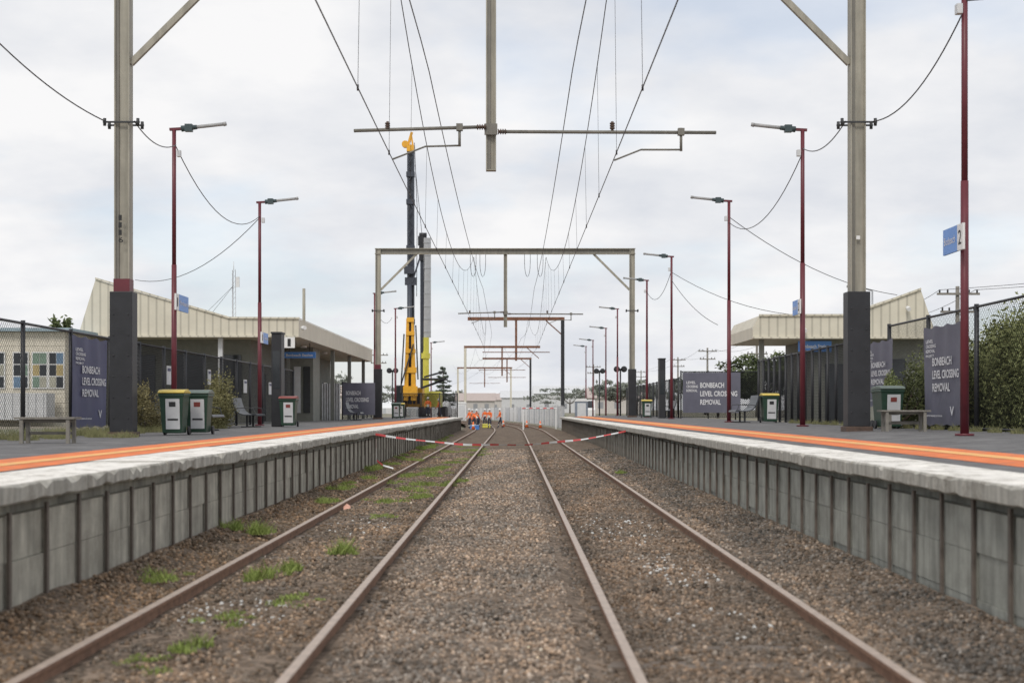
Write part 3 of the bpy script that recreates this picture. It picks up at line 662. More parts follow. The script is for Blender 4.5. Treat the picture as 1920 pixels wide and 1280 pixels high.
def shrub(x,y,z,ells,n,size,label,c1=G1,c2=G2,name='shrub'):
    g=thing(name,(x,y,z),label,'shrub' if name=='shrub' else 'tree')
    m=MB()
    for e in ells[:6]:
        m.tube([(x,y,z-.1),((x+e[0])/2+.05,(y+e[1])/2,(z+e[2])/2),(e[0],e[1],e[2]+e[5]*.4)],.03 if name=='shrub' else .09,5)
    m.obj('trunk' if name!='shrub' else 'stem',M_trunk,g)
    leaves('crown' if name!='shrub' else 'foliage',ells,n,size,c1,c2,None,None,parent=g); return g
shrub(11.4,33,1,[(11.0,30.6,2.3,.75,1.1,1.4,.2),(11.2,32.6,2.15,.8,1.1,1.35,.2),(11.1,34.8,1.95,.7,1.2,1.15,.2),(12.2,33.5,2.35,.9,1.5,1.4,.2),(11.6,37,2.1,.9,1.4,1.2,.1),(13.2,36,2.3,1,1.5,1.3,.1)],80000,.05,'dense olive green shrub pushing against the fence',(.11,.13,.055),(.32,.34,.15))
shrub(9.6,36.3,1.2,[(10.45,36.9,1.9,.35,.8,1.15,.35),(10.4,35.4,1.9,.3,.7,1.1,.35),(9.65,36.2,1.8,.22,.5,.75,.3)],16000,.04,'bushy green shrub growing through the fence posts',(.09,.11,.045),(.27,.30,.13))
shrub(-9.6,45,1.08,[(-9.2,44.2,1.6,.45,1.2,.65,.5),(-9.5,46,1.85,.45,1.3,.95,.5)],9000,.04,'straggly green and brown shrub beside the platform fence',(.09,.09,.04),(.27,.25,.12))
shrub(-9.7,37.2,1.08,[(-9.6,37.2,1.6,.35,.9,.7,1)],3500,.035,'small dry shrub behind the bins',(.09,.085,.04),(.28,.24,.12))
def weeds(name,spots,label,nb=70,wd=.004,ca_=(.17,.23,.06),cb_=(.33,.40,.12),sub=1):
    V=[];F=[];C=[]
    S2=[]
    for (x,y,z,r,h) in spots:
        if sub==1: S2.append((x,y,z,r,h))
        else:
            for k in range(sub):
                f=random.uniform(.35,1); S2.append((x+random.gauss(0,r*.55),y+random.gauss(0,r*1.1),z,r*.5*f+.02,h*f))
    for (x,y,z,r,h) in S2:
        x=max(-3.93,x)
        for k in range(int(nb*max(.5,r/.12))):
            a=random.uniform(0,6.28); rr=r*random.random()**.6; bx_=max(-3.94,x+rr*math.cos(a)); by_=y+rr*math.sin(a)*1.4
            hh=h*random.uniform(.2,1)**1.2*(1-.5*rr/r); lx=random.uniform(-.8,.8)*hh; ly=random.uniform(-.8,.8)*hh; w=wd*random.uniform(.6,1.3)
            ca=random.uniform(0,3.14); wx=w*math.cos(ca); wy=w*math.sin(ca); o=len(V)
            V+=[(bx_-wx,by_-wy,z),(bx_+wx,by_+wy,z),(bx_+lx*.5+wx,by_+ly*.5+wy,z+hh*.6),(bx_+lx*.5-wx,by_+ly*.5-wy,z+hh*.6),(bx_+lx,by_+ly,z+hh),(bx_+lx+.002,by_+ly,z+hh)]
            F+=[(o,o+1,o+2,o+3),(o+3,o+2,o+5,o+4)]
            t=random.random(); c=tuple(p*(1-t)+q*t for p,q in zip(ca_,cb_)); C+=[c]*6
    o=npmesh(name,np.array(V),np.array(F),[M_leaf],np.array(C)); tag(o,label,'weeds',kind='stuff'); return o
spots=[(-2.66,14.9,-.1,.16,.34),(-2.5,15.6,-.1,.2,.2),(-2.15,17.4,-.1,.2,.32),(-2.4,10.5,-.1,.15,.17),(-3.42,13.9,0,.24,.15),(-3.75,19.2,.05,.2,.26),(-3.4,19,.0,.22,.28),
(-2.55,31,-.1,.4,.18),(-2.0,33.5,-.1,.5,.18),(-3.7,37.5,.1,.3,.24),(-3.5,25.5,0,.3,.15),(-2.0,13.2,-.1,.24,.08),(-2.4,12.0,-.1,.24,.08),(-1.25,35,-.1,.25,.16),(-2.3,42,-.1,.7,.16),(-2.7,52,-.1,.9,.17),(-2.0,60,-.1,.9,.16),(2.9,38.5,-.05,.18,.14),
(-3.6,29,.05,.3,.17),(-3.3,47,0,.5,.2),(-2.5,27,-.1,.35,.12),(-2.8,38,-.1,.5,.15),(-1.9,47,-.1,.5,.14),(-3.7,58,.1,.5,.2),(-2.6,10.0,-.1,.2,.06),(-1.8,28.5,-.1,.35,.14),(-2.2,23.5,-.1,.25,.1),(-2.9,34.5,-.1,.35,.14),(-2.1,38.5,-.1,.5,.15),(-2.5,68,-.1,.9,.15),(-1.2,55,-.1,.4,.15)]
spots+=[(-3.75+random.uniform(-.1,.25),y+random.uniform(-1,1),.06,.22,.16) for y in range(30,90,4)]
weeds('track_weeds',spots,'feathery green weed tufts growing through the ballast',nb=95,sub=7)
weeds('platform_weeds',[(-9.4+random.uniform(-.5,.4),y,1.08,.3,.3) for y in np.arange(27,44,.7)]+[(-8.1,29.6,1.08,.3,.2),(-8.7,29.9,1.08,.25,.22),(-8.9,30.2,1.08,.2,.2)],'dry grass and weeds along the fence base',nb=90,ca_=(.12,.13,.06),cb_=(.26,.25,.13)) if False else None
def pweeds():
    V=[];F=[];C=[]
    sp_=[(-9.4+random.uniform(-.5,.4),y,1.08,.3,.3) for y in np.arange(27,44,.7)]+[(9.7,y,1.2,.15,.2) for y in np.arange(26,50,1.3)]+[(-8.1,29.6,1.08,.3,.2),(-8.7,29.9,1.08,.25,.22),(-8.9,30.2,1.08,.2,.2)]
    for (x,y,z,r,h) in sp_:
        for k in range(int(90*max(.5,r/.12))):
            a=random.uniform(0,6.28); rr=r*random.random()**.6; bx_=x+rr*math.cos(a); by_=y+rr*math.sin(a)*1.4; hh=h*random.uniform(.2,1)*(1-.5*rr/r); lx=random.uniform(-.8,.8)*hh; w=.004; o=len(V)
            V+=[(bx_-w,by_,z),(bx_+w,by_,z),(bx_+lx*.5+w,by_,z+hh*.6),(bx_+lx*.5-w,by_,z+hh*.6),(bx_+lx,by_,z+hh),(bx_+lx+.002,by_,z+hh)]; F+=[(o,o+1,o+2,o+3),(o+3,o+2,o+5,o+4)]
            t=random.random(); C+=[tuple(p*(1-t)+q*t for p,q in zip((.12,.13,.06),(.28,.27,.14)))]*6
    o=npmesh('platform_weeds',np.array(V),np.array(F),[M_leaf],np.array(C)); tag(o,'dry grass and weeds along the fence base','weeds',kind='stuff')
pweeds()
def tree(x,y,z,h,w,label,n=2500,size=.16,c1=G1,c2=(.14,.17,.08)):
    g=thing('tree',(x,y,z),label,'tree'); m=MB(); m.cyl((x,y,z),(x,y,z+h*.5),h*.03,h*.018,8); ells=[]
    for k in range(6):
        a=k*1.05; ex,ey,ez=x+math.cos(a)*w*.35,y+math.sin(a)*w*.35,z+h*(.55+.12*(k%3)); m.tube([(x,y,z+h*.35),((x+ex)/2,(y+ey)/2,z+h*.5),(ex,ey,ez)],h*.01,5); ells.append((ex,ey,ez,w*.28,w*.28,h*.16,1/6))
    m.obj('trunk',M_trunk,g); leaves('crown',ells,n,size,c1,c2,None,None,parent=g)
tree(20,112,.9,5.5,7,'low rounded green tree behind the station',6000); tree(25,120,.9,5.2,6,'spreading green tree near the street',5000)
tree(17,118,.9,4.2,6,'small leafy tree beyond the fence',5000); tree(-24.2,76,.9,5.9,2.2,'green tree behind the weatherboard hall')
for k,(x,y,h,w) in enumerate([(14,190,5,8),(19,220,5.5,9),(27,200,6,9),(35,230,6,10),(-30,230,7,10),(-38,240,7,11),(12,300,6,14),(-16,360,6,12),(-28,340,7,14),(30,330,7,16),(45,300,7,14),(-55,260,8,14),(4,420,7,16),(-46,420,7,20)]): tree(x,y,.8,h,w,'distant green suburban tree',1800,.3,(.20,.22,.19),(.30,.32,.28))  # leaf colours greyed and lightened to paint in distance haze
g=thing('norfolk_pine',(-12.3,250,.8),'tall tiered norfolk pine','tree'); m=MB(); m.cyl((-12.3,250,.8),(-12.3,250,9.2),.25,.06,8); m.obj('trunk',M_trunk,g)
leaves('crown',[(-12.3,250,2.6+k*.8,2.4-k*.25,2.4-k*.25,.28,1/9) for k in range(9)],4500,.2,(.12,.15,.12),(.19,.22,.17),None,None,parent=g)  # pine needles lightened, haze painted into their colour
def house(x,y,w,d,h,label,wall=M_brick,roof=M_roof):
    g=thing('house',(x,y,.8),label,'house','suburban houses beyond the line')
    MB().box(x-w/2,x+w/2,y,y+d,.8,.8+h).obj('wall',wall,g); m=MB(); m.prism([(y-.4,.8+h+.002),(y+d+.4,.8+h+.002),(y+d/2,.8+h+1.9)],x-w/2-.4,x+w/2+.4,axis='X'); m.obj('roof',roof,g)
    for k in(-.3,.0,.3): MB().box(x+w*k-.5,x+w*k+.5,y-.03,y-.002,1.9,3.1).obj('window',mat('hazy_window',(.3,.31,.33)),g)
for a in [(-2,400,10,8,3.6),(-9,340,9,8,3),(19,260,10,9,3),(-32,260,10,9,3.4)]: house(*a,'single storey house with pitched roof')
house(12,330,14,9,4.6,'pale flat commercial building in the distance',M_offw,M_offw)
house(4,370,14,9,4.0,'pale flat commercial building in the distance',M_offw,M_offw)
# ---------------------------------------------------------------- utility poles
def upole(x,y,h,label='timber power pole with cross arm and insulators'):
    g=thing('power_pole',(x,y,.9),label,'power pole','street power poles')
    MB().cyl((x,y,.9),(x,y,h),.16,.11,8).obj('pole',M_wood,g)
    for k,z in enumerate((h-.5,h-1.5)):
        m=MB(); m.box(x-1.2+.2*k,x+1.2-.2*k,y-.2,y-.1,z,z+.12); m.obj('cross_arm',M_wood,g)
        for q in(-1.05,-.6,.6,1.05): m=MB(); m.cyl((x+q*(1-.15*k),y-.15,z+.12),(x+q*(1-.15*k),y-.15,z+.3),.05,n=6); m.obj('insulator',M_dark,g)
UP=[(25,80,8.6),(26.5,110,8.6),(24,140,8.6),(24.6,180,9.5),(25.5,220,9.8),(27,300,10)]
for u in UP: upole(*u)
for q in(-1,1):
    for a,b_ in zip(UP[:-1],UP[1:]): cable((a[0]+q,a[1],a[2]-.2),(b_[0]+q,b_[1],b_[2]-.2),.6,.015,'street power line between timber poles')
    cable((UP[0][0]+q,80,8.4),(40+q,40,9),.6,.015,'street power line between timber poles')
upole(-17,180,9.0); upole(13,230,9.0)
g=thing('radio_mast',(-16.5,84,1),'slender grey radio mast with small antennas','antenna mast')
m=MB()
for a in range(3): m.cyl((-16.5+.15*math.cos(a*2.1),84+.15*math.sin(a*2.1),1),(-16.5+.1*math.cos(a*2.1),84+.1*math.sin(a*2.1),9.9),.02,n=5)
for k in range(28): m.beam((-16.62,84,1+k*.32),(-16.38,84,1.32+k*.32),.015,.015)
m.obj('mast',M_gal,g); m=MB(); m.cyl((-16.5,84,9.9),(-16.5,84,10.4),.02,n=5); m.obj('whip_antenna',M_offw,g); MB().box(-16.35,-16.15,83.9,84,8.9,9.5).obj('panel_antenna',M_offw,g)
cable((-16.5,84,9),(-19,80,5.5),.05,.01,'thin guy wire from the radio mast'); cable((-16.5,84,9),(-18.3,80,5.5),.05,.01,'thin guy wire from the radio mast')
o=MB().cyl((-12.5,85,5.7),(-12.5,85,8.9),.09,n=8).obj('vent_pole',M_col); tag(center(o),'plain greenish pole rising behind the shelter roof','pole')
# ---------------------------------------------------------------- drilling rigs
g=thing('piling_rig',(-9.4,130,.9),'yellow piling rig with tall dark navy mast','construction machine','piling rigs on site')
m=MB()
for xx in(-9.66,-9.16): m.box(xx,xx+.14,129.7,130.2,3,25.2)
m.box(-9.50,-9.18,129.95,130.15,3,25.2)
for i,z in enumerate(np.arange(4,25,.8)):
    m.beam((-9.6,129.72,z),(-9.1,129.72,z+.8) ,.07,.07) if i%2 else m.beam((-9.1,129.72,z),(-9.6,129.72,z+.8),.07,.07)
for z in (9.5,16.2,20.4,22.9): m.box(-9.74,-8.98,129.6,130.3,z,z+.45)
m.obj('mast',M_rigd,g)
m=MB(); m.box(-9.70,-9.05,129.6,130.3,25.2,25.8); m.beam((-9.6,130,25.8),(-9.25,130,27.0),.22,.22); m.beam((-9.15,130,25.8),(-9.3,130,26.7),.15,.15); m.cyl((-9.85,129.8,25.9),(-9.85,130.2,25.9),.32,n=14); m.obj('mast_head',M_rigy,g)
m=MB(); m.box(-9.85,-8.80,129.4,129.62,13.0,13.7); m.box(-9.9,-9.0,129.1,129.5,14.0,14.7); m.beam((-9.2,129.4,13.2),(-8.5,129.4,15.4),.14,.14); m.obj('rotary_drive',M_rigd,g)
m=MB(); m.cyl((-9.4,129.3,13),(-9.4,129.3,2.2),.2,n=10); m.obj('kelly_bar',M_rigd,g)
m=MB()
m.prism([(-9.9,2.5),(-9.5,2.5),(-9.46,6.2),(-9.42,9.9),(-9.66,9.9),(-9.78,6)],128.7,129.1); m.prism([(-9.25,2.5),(-8.75,2.5),(-8.88,6.2),(-9.02,9.9),(-9.22,9.9),(-9.2,6)],128.7,129.1)
for z,hh in ((2.9,.9),(5.0,.5),(6.8,.35),(8.4,.35),(9.6,.4)): m.box(-9.95+(z-2.9)*.05,-8.65-(z-2.9)*.05,128.6,129.2,z,z+hh)
m.obj('boom',M_rigy,g)
for p,q in (((-8.80,128.6,9.3),(-8.6,128.6,4.4)),((-9.0,128.5,7.6),(-10.1,128.5,4.0)),((-9.85,128.5,8.5),(-10.15,128.5,3.2))): MB().beam(p,q,.12,.12).obj('hydraulic_ram',M_dark,g)
m=MB(); m.box(-8.2,-6.0,127.5,131,4.35,4.5); m.beam((-8.0,128,4.6),(-6.2,128,5.1),.4,.15); m.beam((-8.3,128,3.6),(-6.2,128,4.35),.2,.2); m.obj('walkway',M_black,g)
m=MB(); m.box(-10.7,-8.3,130.5,133.5,1.9,3.7); m.obj('engine_house',M_rigy,g,bevel=.08)
m=MB()
for k in range(5): m.box(-10.4+k*.4,-10.15+k*.4,130.46,130.49,2.2,3.2)
m.obj('engine_grille',M_black,g)
m=MB(); m.box(-10.8,-9.9,129.5,130.4,2.0,3.9); m.obj('cab',M_glass,g,bevel=.08)
for s in(-10.8,-8.6): MB().prism([(129,1.2),(129.4,.9),(134.6,.9),(135,1.2),(135,1.6),(134.6,1.9),(129.4,1.9),(129,1.6)],s,s+.7,axis='X').obj('crawler_track',M_black,g)
m=MB(); m.tube([(-9.0,129.8,26),(-8.75,129.8,20),(-8.8,129.8,12)],.03,5); m.obj('hoist_rope',M_wire,g); m=MB(); m.tube([(-8.95,129.8,24),(-8.1,129.8,15.5),(-8.2,129.8,7)],.025,5); m.obj('hoist_rope',M_wire,g)
M_mast=mat('mast_pale_grey',(.50,.51,.52),rough=.45,var=.1)
g=thing('piling_rig',(-8.1,135,.9),'second rig with pale grey mast and lime yellow base','construction machine','piling rigs on site')
m=MB(); m.box(-8.80,-8.46,134.8,135.2,3,17.4); m.obj('mast',M_rigd,g)
m=MB(); m.box(-9.0,-8.2,134.6,134.79,17.2,18.1); m.box(-8.9,-8.5,134.6,135.2,15.8,17.2); m.cyl((-8.9,135,18.2),(-8.2,135,18.2),.25,n=10); m.obj('mast_head',M_black,g)
m=MB(); m.box(-8.44,-7.78,134.4,134.75,8.5,17.9)
for z in np.arange(9,18,1.2): m.box(-8.47,-7.75,134.36,134.4,z,z+.08)
m.obj('mast_front',M_mast,g)
m=MB(); m.box(-8.50,-7.95,134.2,134.7,3.0,8.48); m.box(-8.65,-7.85,134.1,134.72,6.5,7.0); m.obj('mast_foot',M_lime,g)
m=MB(); m.box(-8.6,-6.9,135.3,139,1.9,3.4); m.obj('engine_house',M_lime,g,bevel=.08)
for s in(-8.9,-7.1): MB().box(s,s+.7,134.6,139.5,.9,1.9).obj('crawler_track',M_black,g)
# ---------------------------------------------------------------- people
def person(pose):
    J={}; B=[]
    bend,knee,arm=pose
    def up(p):
        x,y,z=p; z-=.93; c,s=math.cos(bend),math.sin(bend); return (x,y*c+z*s,z*c-y*s+.93)
    J['pelvis']=((0,0,.93),.13,.1,'t'); J['waist']=(up((0,0,1.08)),.13,.095,'o'); J['chest']=(up((0,0,1.3)),.165,.11,'o'); J['neckb']=(up((0,0,1.46)),.07,.065,'o'); J['neck']=(up((0,.01,1.52)),.05,.05,'s'); J['head']=(up((0,.02,1.62)),.08,.092,'s'); J['crown']=(up((0,.02,1.71)),.065,.075,'s')
    B+=[('pelvis','waist'),('waist','chest'),('chest','neckb'),('neckb','neck'),('neck','head'),('head','crown')]
    for s,q in((-1,'l'),(1,'r')):
        st=.18*s if knee==1 else 0
        J['hip'+q]=((.1*s,0,.86),.09,.09,'t'); J['knee'+q]=((.12*s,st*.9+.04,.48),.062,.065,'t'); J['ank'+q]=((.13*s,st*1.4-.02,.09),.042,.045,'t'); J['toe'+q]=((.14*s,st*1.4+.15,.04),.038,.035,'b')
        B+=[('pelvis','hip'+q),('hip'+q,'knee'+q),('knee'+q,'ank'+q),('ank'+q,'toe'+q)]
        sh=Vector(up((.2*s,0,1.41))); a=arm if s>0 else arm*.6
        dirv=Vector((.16*s,math.sin(a),-math.cos(a))).normalized(); el=sh+dirv*.29; d2=Vector((-.05*s,math.sin(a+.5),-math.cos(a+.5))).normalized(); wr=el+d2*.25
        J['sh'+q]=(sh,.07,.065,'o'); J['el'+q]=(el,.046,.046,'o'); J['wr'+q]=(wr,.028,.03,'s'); hd=wr+d2*.07; J['hd'+q]=(hd,.035,.018,'s')
        B+=[('chest','sh'+q),('sh'+q,'el'+q),('el'+q,'wr'+q),('wr'+q,'hd'+q)]
        side=d2.cross(Vector((0,1,0))).normalized()
        for f,(o_,ln) in enumerate(((-.027,.075),(-.009,.088),(.010,.082),(.028,.062))):
            k='f%d'%f+q; m1=hd+side*o_+d2*ln*.55; J[k]=(m1,.0095,.0095,'s'); J[k+'t']=(m1+d2*ln*.4+Vector((0,.015,0)),.008,.008,'s'); B+=[('hd'+q,k),(k,k+'t')]
        th=wr+d2*.03-side*.045+Vector((0,.02,0)); J['th'+q]=(th,.011,.011,'s'); J['tt'+q]=(th+d2*.035,.009,.009,'s'); B+=[('wr'+q,'th'+q),('th'+q,'tt'+q)]
    ks=list(J); me=bpy.data.meshes.new('p'); me.from_pydata([tuple(J[k][0]) for k in ks],[(ks.index(a),ks.index(b)) for a,b in B],[]); o=bpy.data.objects.new('p',me); COL.objects.link(o)
    o.modifiers.new('s','SKIN'); sv=me.skin_vertices[0].data
    for i,k in enumerate(ks): sv[i].radius=(J[k][1],J[k][2]); sv[i].use_root=(k=='pelvis')
    sb=o.modifiers.new('u','SUBSURF'); sb.levels=1; sb.render_levels=1
    r=bpy.data.meshes.new_from_object(o.evaluated_get(bpy.context.evaluated_depsgraph_get())); bpy.data.objects.remove(o)
    r.materials.clear()
    for mm in (M_hv,M_trou,M_skin,M_black,M_refl): r.materials.append(mm)
    pts=[(Vector(J[a][0]).lerp(Vector(J[b][0]),t),J[b][3] if t>.5 else J[a][3]) for a,b in B for t in(0,.25,.5,.75,1)]
    mi={'o':0,'t':1,'s':2,'b':3}
    for p in r.polygons:
        c=p.center; q=min(pts,key=lambda u:(u[0]-c).length_squared); p.material_index=mi[q[1]]; p.use_smooth=True
        if q[1]=='t' and .28<c.z<.36: p.material_index=4
    wv=Vector(J['waist'][0])
    for p in r.polygons:
        if p.material_index==0 and (p.center-wv).length<.13: p.material_index=4
    return r,Vector(J['crown'][0]),bend,Vector(J['head'][0])
poses=[person((.05,0,.25)),person((1.05,0,.5)),person((.1,1,.45)),person((.35,0,.9))]
def put_person(k,x,y,z,rz,label,helm=M_white,sc=1.05):
    me,cr,bend,hd=poses[k]; g=thing('person',(x,y,z),label,'person','track workers in high visibility clothing')
    b_=bpy.data.objects.new('body',me); COL.objects.link(b_); b_.parent=g
    m=MB(); n=12; vs=[]; dz=Vector((0,math.sin(bend),math.cos(bend))); a=Vector((1,0,0)); b2=dz.cross(a); base=hd+dz*.055
    rings=[(0,.155),(.004,.12),(.05,.118),(.09,.09),(.115,.045),(.12,.005)]
    for h,r_ in rings:
        for i in range(n): t=2*math.pi*i/n; vs.append(base+dz*h+a*math.cos(t)*r_*.92+b2*math.sin(t)*r_)
    m.add(vs,[(k2*n+i,k2*n+(i+1)%n,(k2+1)*n+(i+1)%n,(k2+1)*n+i) for k2 in range(len(rings)-1) for i in range(n)],0,True)
    me2=m.obj('hard_hat',helm); me2.parent=g
    g.rotation_euler[2]=rz; g.scale=(sc,)*3
put_person(0,-2.2,134,-.1,2.6,'worker in orange shirt standing between the rails')
put_person(1,-3.2,130,-.1,1.2,'worker in orange bending over beside the rail')
put_person(3,-4.1,134,-.1,-1.2,'worker in orange leaning forward near equipment')
put_person(2,-1.2,137,-.1,1.4,'worker in orange walking along the track')
put_person(0,-2.8,142,-.1,.4,'worker in orange vest standing beside a colleague')
put_person(1,-3.8,138,-.1,-.6,'worker in orange crouching over the ballast')
put_person(0,-3.9,128,-.1,2.0,'worker in orange watching the work')
put_person(3,-3.4,140,-.1,2.3,'worker in orange handling equipment by the rail')
put_person(0,-7.4,124,.9,3.0,'worker in orange standing by the platform end fence')
put_person(2,-6.6,128,.8,1.4,'worker in orange walking past the piling rig')
g=thing('traffic_cone',(1.35,140,-.1),'orange traffic cone with white band','traffic cone','traffic cones')
m=MB(); x,y,z=1.35,140,-.1; m.cyl((x,y,z+.04),(x,y,z+.72),.17,.03,12,0); m.obj('cone_body',M_hv,g)
MB().cyl((x,y,z+.3),(x,y,z+.45),.128,.098,12).obj('reflective_band',M_white,g); MB().box(x-.2,x+.2,y-.2,y+.2,z,z+.04).obj('cone_base',M_black,g)
for p in((-3.5,125,-.1),(-4.6,121,-.1),(-1.0,145,-.1),(2.6,136,-.1)): clone(g,p)
for (x,y,c,l) in ((-3.4,126,M_blue,'blue equipment box with handle beside the rail'),(-2.6,139,M_lime,'yellow generator set on the ballast')):
    g=thing('equipment_box',(x,y,-.1),l,'equipment'); MB().box(x-.4,x+.4,y-.3,y+.3,-.1,.3).obj('case',c,g,bevel=.04); MB().tube([(x-.3,y,.3),(x-.3,y,.45),(x+.3,y,.45),(x+.3,y,.3)],.025,6).obj('handle',M_dark,g); MB().box(x-.41,x+.41,y-.31,y+.31,.18,.2).obj('lid_seam',M_dark,g)
# ---------------------------------------------------------------- barrier tape
def tape(pts,w,name,label):
    m=MB(); P=[Vector(p) for p in pts]; seg=.2; out=[P[0]]
    for a,b_ in zip(P[:-1],P[1:]):
        d=(b_-a).length; k=max(1,int(d/seg)); out+=[a.lerp(b_,i/k) for i in range(1,k+1)]
    vs=[]
    for i,p in enumerate(out):
        tw=1.0*math.sin(i*.31); vs+=[p+Vector((0,math.sin(tw)*w/2,math.cos(tw)*w/2)),p-Vector((0,math.sin(tw)*w/2,math.cos(tw)*w/2))]
    m.v=[tuple(v) for v in vs]
    for i in range(len(out)-1): m.f.append((2*i,2*i+1,2*i+3,2*i+2)); m.m.append(i%2); m.s.append(False)
    return m.obj(name,[M_red,M_white])
N=30; a=Vector((-3.84,39.7,.98)); b2=Vector((3.76,47.5,.95))
pts=[a.lerp(b2,t)-Vector((0,0,4*.38*t*(1-t)+.05*math.sin(t*25)*t*(1-t))) for t in np.linspace(0,1,N)]
tag(center(tape(pts,.065,'barrier_tape','')),'red and white striped barrier tape strung across the tracks','barrier tape')
tag(center(tape([(-3.82,39.6,.98),(-3.80,39.5,.6),(-3.78,39.5,.25),(-3.6,39.3,.13),(-3.3,39.2,.05)],.065,'barrier_tape','')),'loose end of red and white tape hanging down','barrier tape')
tag(center(MB().add([(-2.98,25.0,-.09),(-2.86,25.05,-.07),(-2.88,25.16,-.03),(-3.0,25.12,-.05),(-2.93,25.08,.01)],[(0,1,4),(1,2,4),(2,3,4),(3,0,4)]).obj('plastic_litter',[mat('litter_pale',(.75,.42,.32))])),'crumpled orange and white wrapper on the ballast','litter')
# ---------------------------------------------------------------- works fence, boom, toilets, signals
g=thing('works_hoarding',(4.4,118,.2),'white corrugated temporary hoarding curving beside the track','fence')
y=118.; kk=0
while y<300:
    L_=2.4 if y<170 else 5; y2=y+L_; xa=cx(y)+4.3; xb=cx(y2)+4.3; m=MB(); nn_=8; zt=1.95+random.uniform(-.08,.05)
    vs=[]
    for i in range(nn_+1):
        t=i/nn_*.95; vs+=[(xa+(xb-xa)*t+.06*(i%2),y+(y2-y)*t,.1),(xa+(xb-xa)*t+.06*(i%2),y+(y2-y)*t,zt)]
    m.add(vs,[(2*i,2*i+2,2*i+3,2*i+1) for i in range(nn_)]); m.obj('hoarding_panel',M_hoard if kk%3 else M_hoard2,g)
    MB().box(xa-.09,xa-.03,y-.03,y+.03,0,zt+.1).obj('hoarding_post',M_gal,g)
    y=y2; kk+=1
g=thing('works_hoarding',(-6.5,150,.2),'white temporary hoarding panels beside the work site','fence'); y=150; kk=0
while y<300:
    y2=y+5; m=MB(); m.add([(cx(y)-6.6,y,.1),(cx(y2)-6.6,y2-.3,.1),(cx(y2)-6.6,y2-.3,2.0),(cx(y)-6.6,y,2.0)],[(0,1,2,3)]); m.obj('hoarding_panel',M_hoard if kk%3 else M_hoard2,g); y=y2; kk+=1
g=thing('boom_barrier',(2.5,126,0),'red and white striped horizontal barrier pole','barrier'); m=MB()
for k in range(10): m.cyl((.8+k*.31,126,1.78),(1.11+k*.31,126,1.80),.05,n=8,m=k%2)
m.obj('striped_pole',[M_red,M_white],g)
for x in(.9,3.8): MB().box(x-.06,x+.06,125.95,126.05,-.2,1.74).obj('support_post',M_white,g)
g=thing('works_truck',(-5.3,190,0),'white works truck parked on the far trackside','truck'); x,y,z=-9.6,190,0
g.location=(x,y,z); g['_w']=[x,y,z]
MB().box(x-1.1,x+1.1,y,y+5,z+.9,z+2.7).obj('cargo_body',M_white,g,bevel=.05); MB().box(x-1.0,x+1.0,y-1.5,y-.05,z+.6,z+2.3).obj('cab',M_white,g,bevel=.12); MB().box(x-.85,x+.85,y-1.53,y-1.505,z+1.45,z+2.1).obj('windscreen',M_glass,g)
for s in(-1.05,.8):
    for t in(-.9,3.8): MB().cyl((x+s,y+t,z+.45),(x+s+.25,y+t,z+.45),.45,n=14).obj('wheel',M_black,g)
def toilet(x,y,z,mm,l):
    g=thing('portable_toilet',(x,y,z),l,'portable toilet','site cabins'); MB().box(x-.55,x+.55,y-.55,y+.55,z,z+2.1).obj('cabin',mm,g,bevel=.04); MB().box(x-.38,x+.38,y-.59,y-.555,z+.1,z+1.95).obj('door',M_offw,g); m=MB(); m.prism([(x-.6,z+2.1),(x+.6,z+2.1),(x+.4,z+2.35),(x-.4,z+2.35)],y-.6,y+.6); m.obj('roof',M_white,g)
toilet(6.0,125,.3,mat('toilet_grey',(.22,.25,.3)),'grey portable toilet cabin with white roof'); toilet(-6.3,175,.3,M_white,'white portable site cabin')
def signal(x,y,z0,zt,l):
    g=thing('railway_signal',(x,y,z0),l,'signal','railway light signals'); MB().cyl((x,y,z0),(x,y,zt),.06,n=8).obj('post',M_black,g)
    for s in(-.28,.28):
        m=MB(); m.cyl((x+s,y-.12,zt),(x+s,y+.1,zt),.24,n=14); m.cyl((x+s,y-.35,zt),(x+s,y-.12,zt),.15,.2,n=12); m.obj('signal_head',M_black,g)
    MB().box(x-.5,x+.5,y-.03,y+.03,zt-.05,zt+.05).obj('cross_bar',M_black,g)
signal(8.3,110,1.2,4.8,'black twin-head crossing signal'); signal(7.9,130,.5,5.2,'black twin-head crossing signal'); signal(-10.6,125,.9,5.1,'black twin-head crossing signal')
g=thing('parked_van',(7.6,150,.6),'white van parked beside the work site','van'); x,y,z=7.6,150,.6
MB().prism([(y-2.4,z+.35),(y+2.4,z+.35),(y+2.4,z+2.1),(y-1.4,z+2.1),(y-2.1,z+1.2),(y-2.4,z+1.1)],x-.95,x+.95,axis='X').obj('body',M_white,g,bevel=.06)
MB().add([(x-.8,y-2.07,z+1.27),(x+.8,y-2.07,z+1.27),(x+.75,y-1.5,z+2.0),(x-.75,y-1.5,z+2.0)],[(0,1,2,3)]).obj('windscreen',M_glass,g)
for s in(-.97,.8):
    for t in(-1.5,1.5): MB().cyl((x+s,y+t,z+.33),(x+s+.17,y+t,z+.33),.33,n=14).obj('wheel',M_black,g)
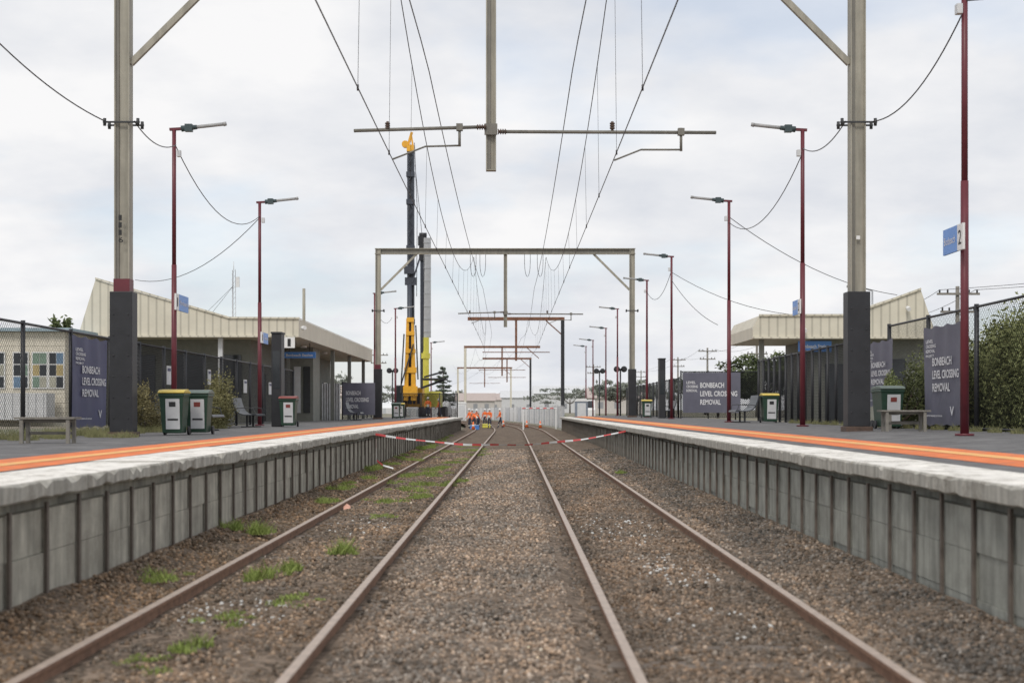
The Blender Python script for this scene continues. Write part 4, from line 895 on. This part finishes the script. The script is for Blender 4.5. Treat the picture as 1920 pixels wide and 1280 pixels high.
# ---------------------------------------------------------------- world, sun, camera
w=bpy.data.worlds.new('World'); S.world=w; w.use_nodes=True; n=w.node_tree.nodes; l=w.node_tree.links
for x in list(n): n.remove(x)
out=n.new('ShaderNodeOutputWorld'); b1=n.new('ShaderNodeBackground'); b2n=n.new('ShaderNodeBackground'); mx=n.new('ShaderNodeMixShader')
sky=n.new('ShaderNodeTexSky'); sky.sky_type='NISHITA'; sky.sun_disc=False; sky.sun_elevation=R(48); sky.sun_rotation=R(200); l.new(sky.outputs[0],b1.inputs[0]); b1.inputs[1].default_value=.15
tc=n.new('ShaderNodeTexCoord'); sp=n.new('ShaderNodeSeparateXYZ'); l.new(tc.outputs['Generated'],sp.inputs[0])
az=n.new('ShaderNodeMath'); az.operation='ABSOLUTE'; l.new(sp.outputs[2],az.inputs[0]); ad=n.new('ShaderNodeMath'); ad.inputs[1].default_value=.26; l.new(az.outputs[0],ad.inputs[0])
cb=n.new('ShaderNodeCombineXYZ')
for k in(0,1):
    dv=n.new('ShaderNodeMath'); dv.operation='DIVIDE'; l.new(sp.outputs[k],dv.inputs[0]); l.new(ad.outputs[0],dv.inputs[1]); l.new(dv.outputs[0],cb.inputs[k])
def noise(sc,det,ro,off):
    mp=n.new('ShaderNodeMapping'); mp.inputs['Location'].default_value=(off,off*1.7,0); l.new(cb.outputs[0],mp.inputs[0])
    z=n.new('ShaderNodeTexNoise'); z.inputs['Scale'].default_value=sc; z.inputs['Detail'].default_value=det; z.inputs['Roughness'].default_value=ro; l.new(mp.outputs[0],z.inputs['Vector']); return z
n1=noise(2.0,7,.55,3.1); n2=noise(1.4,5,.52,9.4)
cr=n.new('ShaderNodeValToRGB'); cr.color_ramp.elements[0].position=.36; cr.color_ramp.elements[0].color=(.72,.745,.80,1); cr.color_ramp.elements[1].position=.62; cr.color_ramp.elements[1].color=(.95,.945,.95,1)
l.new(n1.outputs['Fac'],cr.inputs[0]); l.new(cr.outputs[0],b2n.inputs[0]); b2n.inputs[1].default_value=1.0
mr=n.new('ShaderNodeMapRange'); mr.inputs['From Min'].default_value=.40; mr.inputs['From Max'].default_value=.5; mr.inputs['To Min'].default_value=.70; mr.inputs['To Max'].default_value=1.; l.new(n2.outputs['Fac'],mr.inputs[0])
l.new(mr.outputs[0],mx.inputs[0]); l.new(b1.outputs[0],mx.inputs[1]); l.new(b2n.outputs[0],mx.inputs[2]); l.new(mx.outputs[0],out.inputs[0])
sd=bpy.data.lights.new('sun','SUN'); sd.energy=1.5; sd.angle=R(14); sd.color=(1,.94,.86); so=bpy.data.objects.new('sun',sd); COL.objects.link(so); so.rotation_euler=(R(42),0,R(-20))
cd=bpy.data.cameras.new('camera'); co=bpy.data.objects.new('camera',cd); COL.objects.link(co); S.camera=co
co.location=(0,0,1.66); co.rotation_euler=(R(90),0,0); cd.lens=50; cd.sensor_width=36; cd.shift_y=128/1920; cd.shift_x=-2/1920; cd.clip_end=6000; cd.clip_start=.1
cd.dof.use_dof=True; cd.dof.focus_distance=46; cd.dof.aperture_fstop=1.8
for o in bpy.data.objects:
    if '_w' in o: del o['_w']
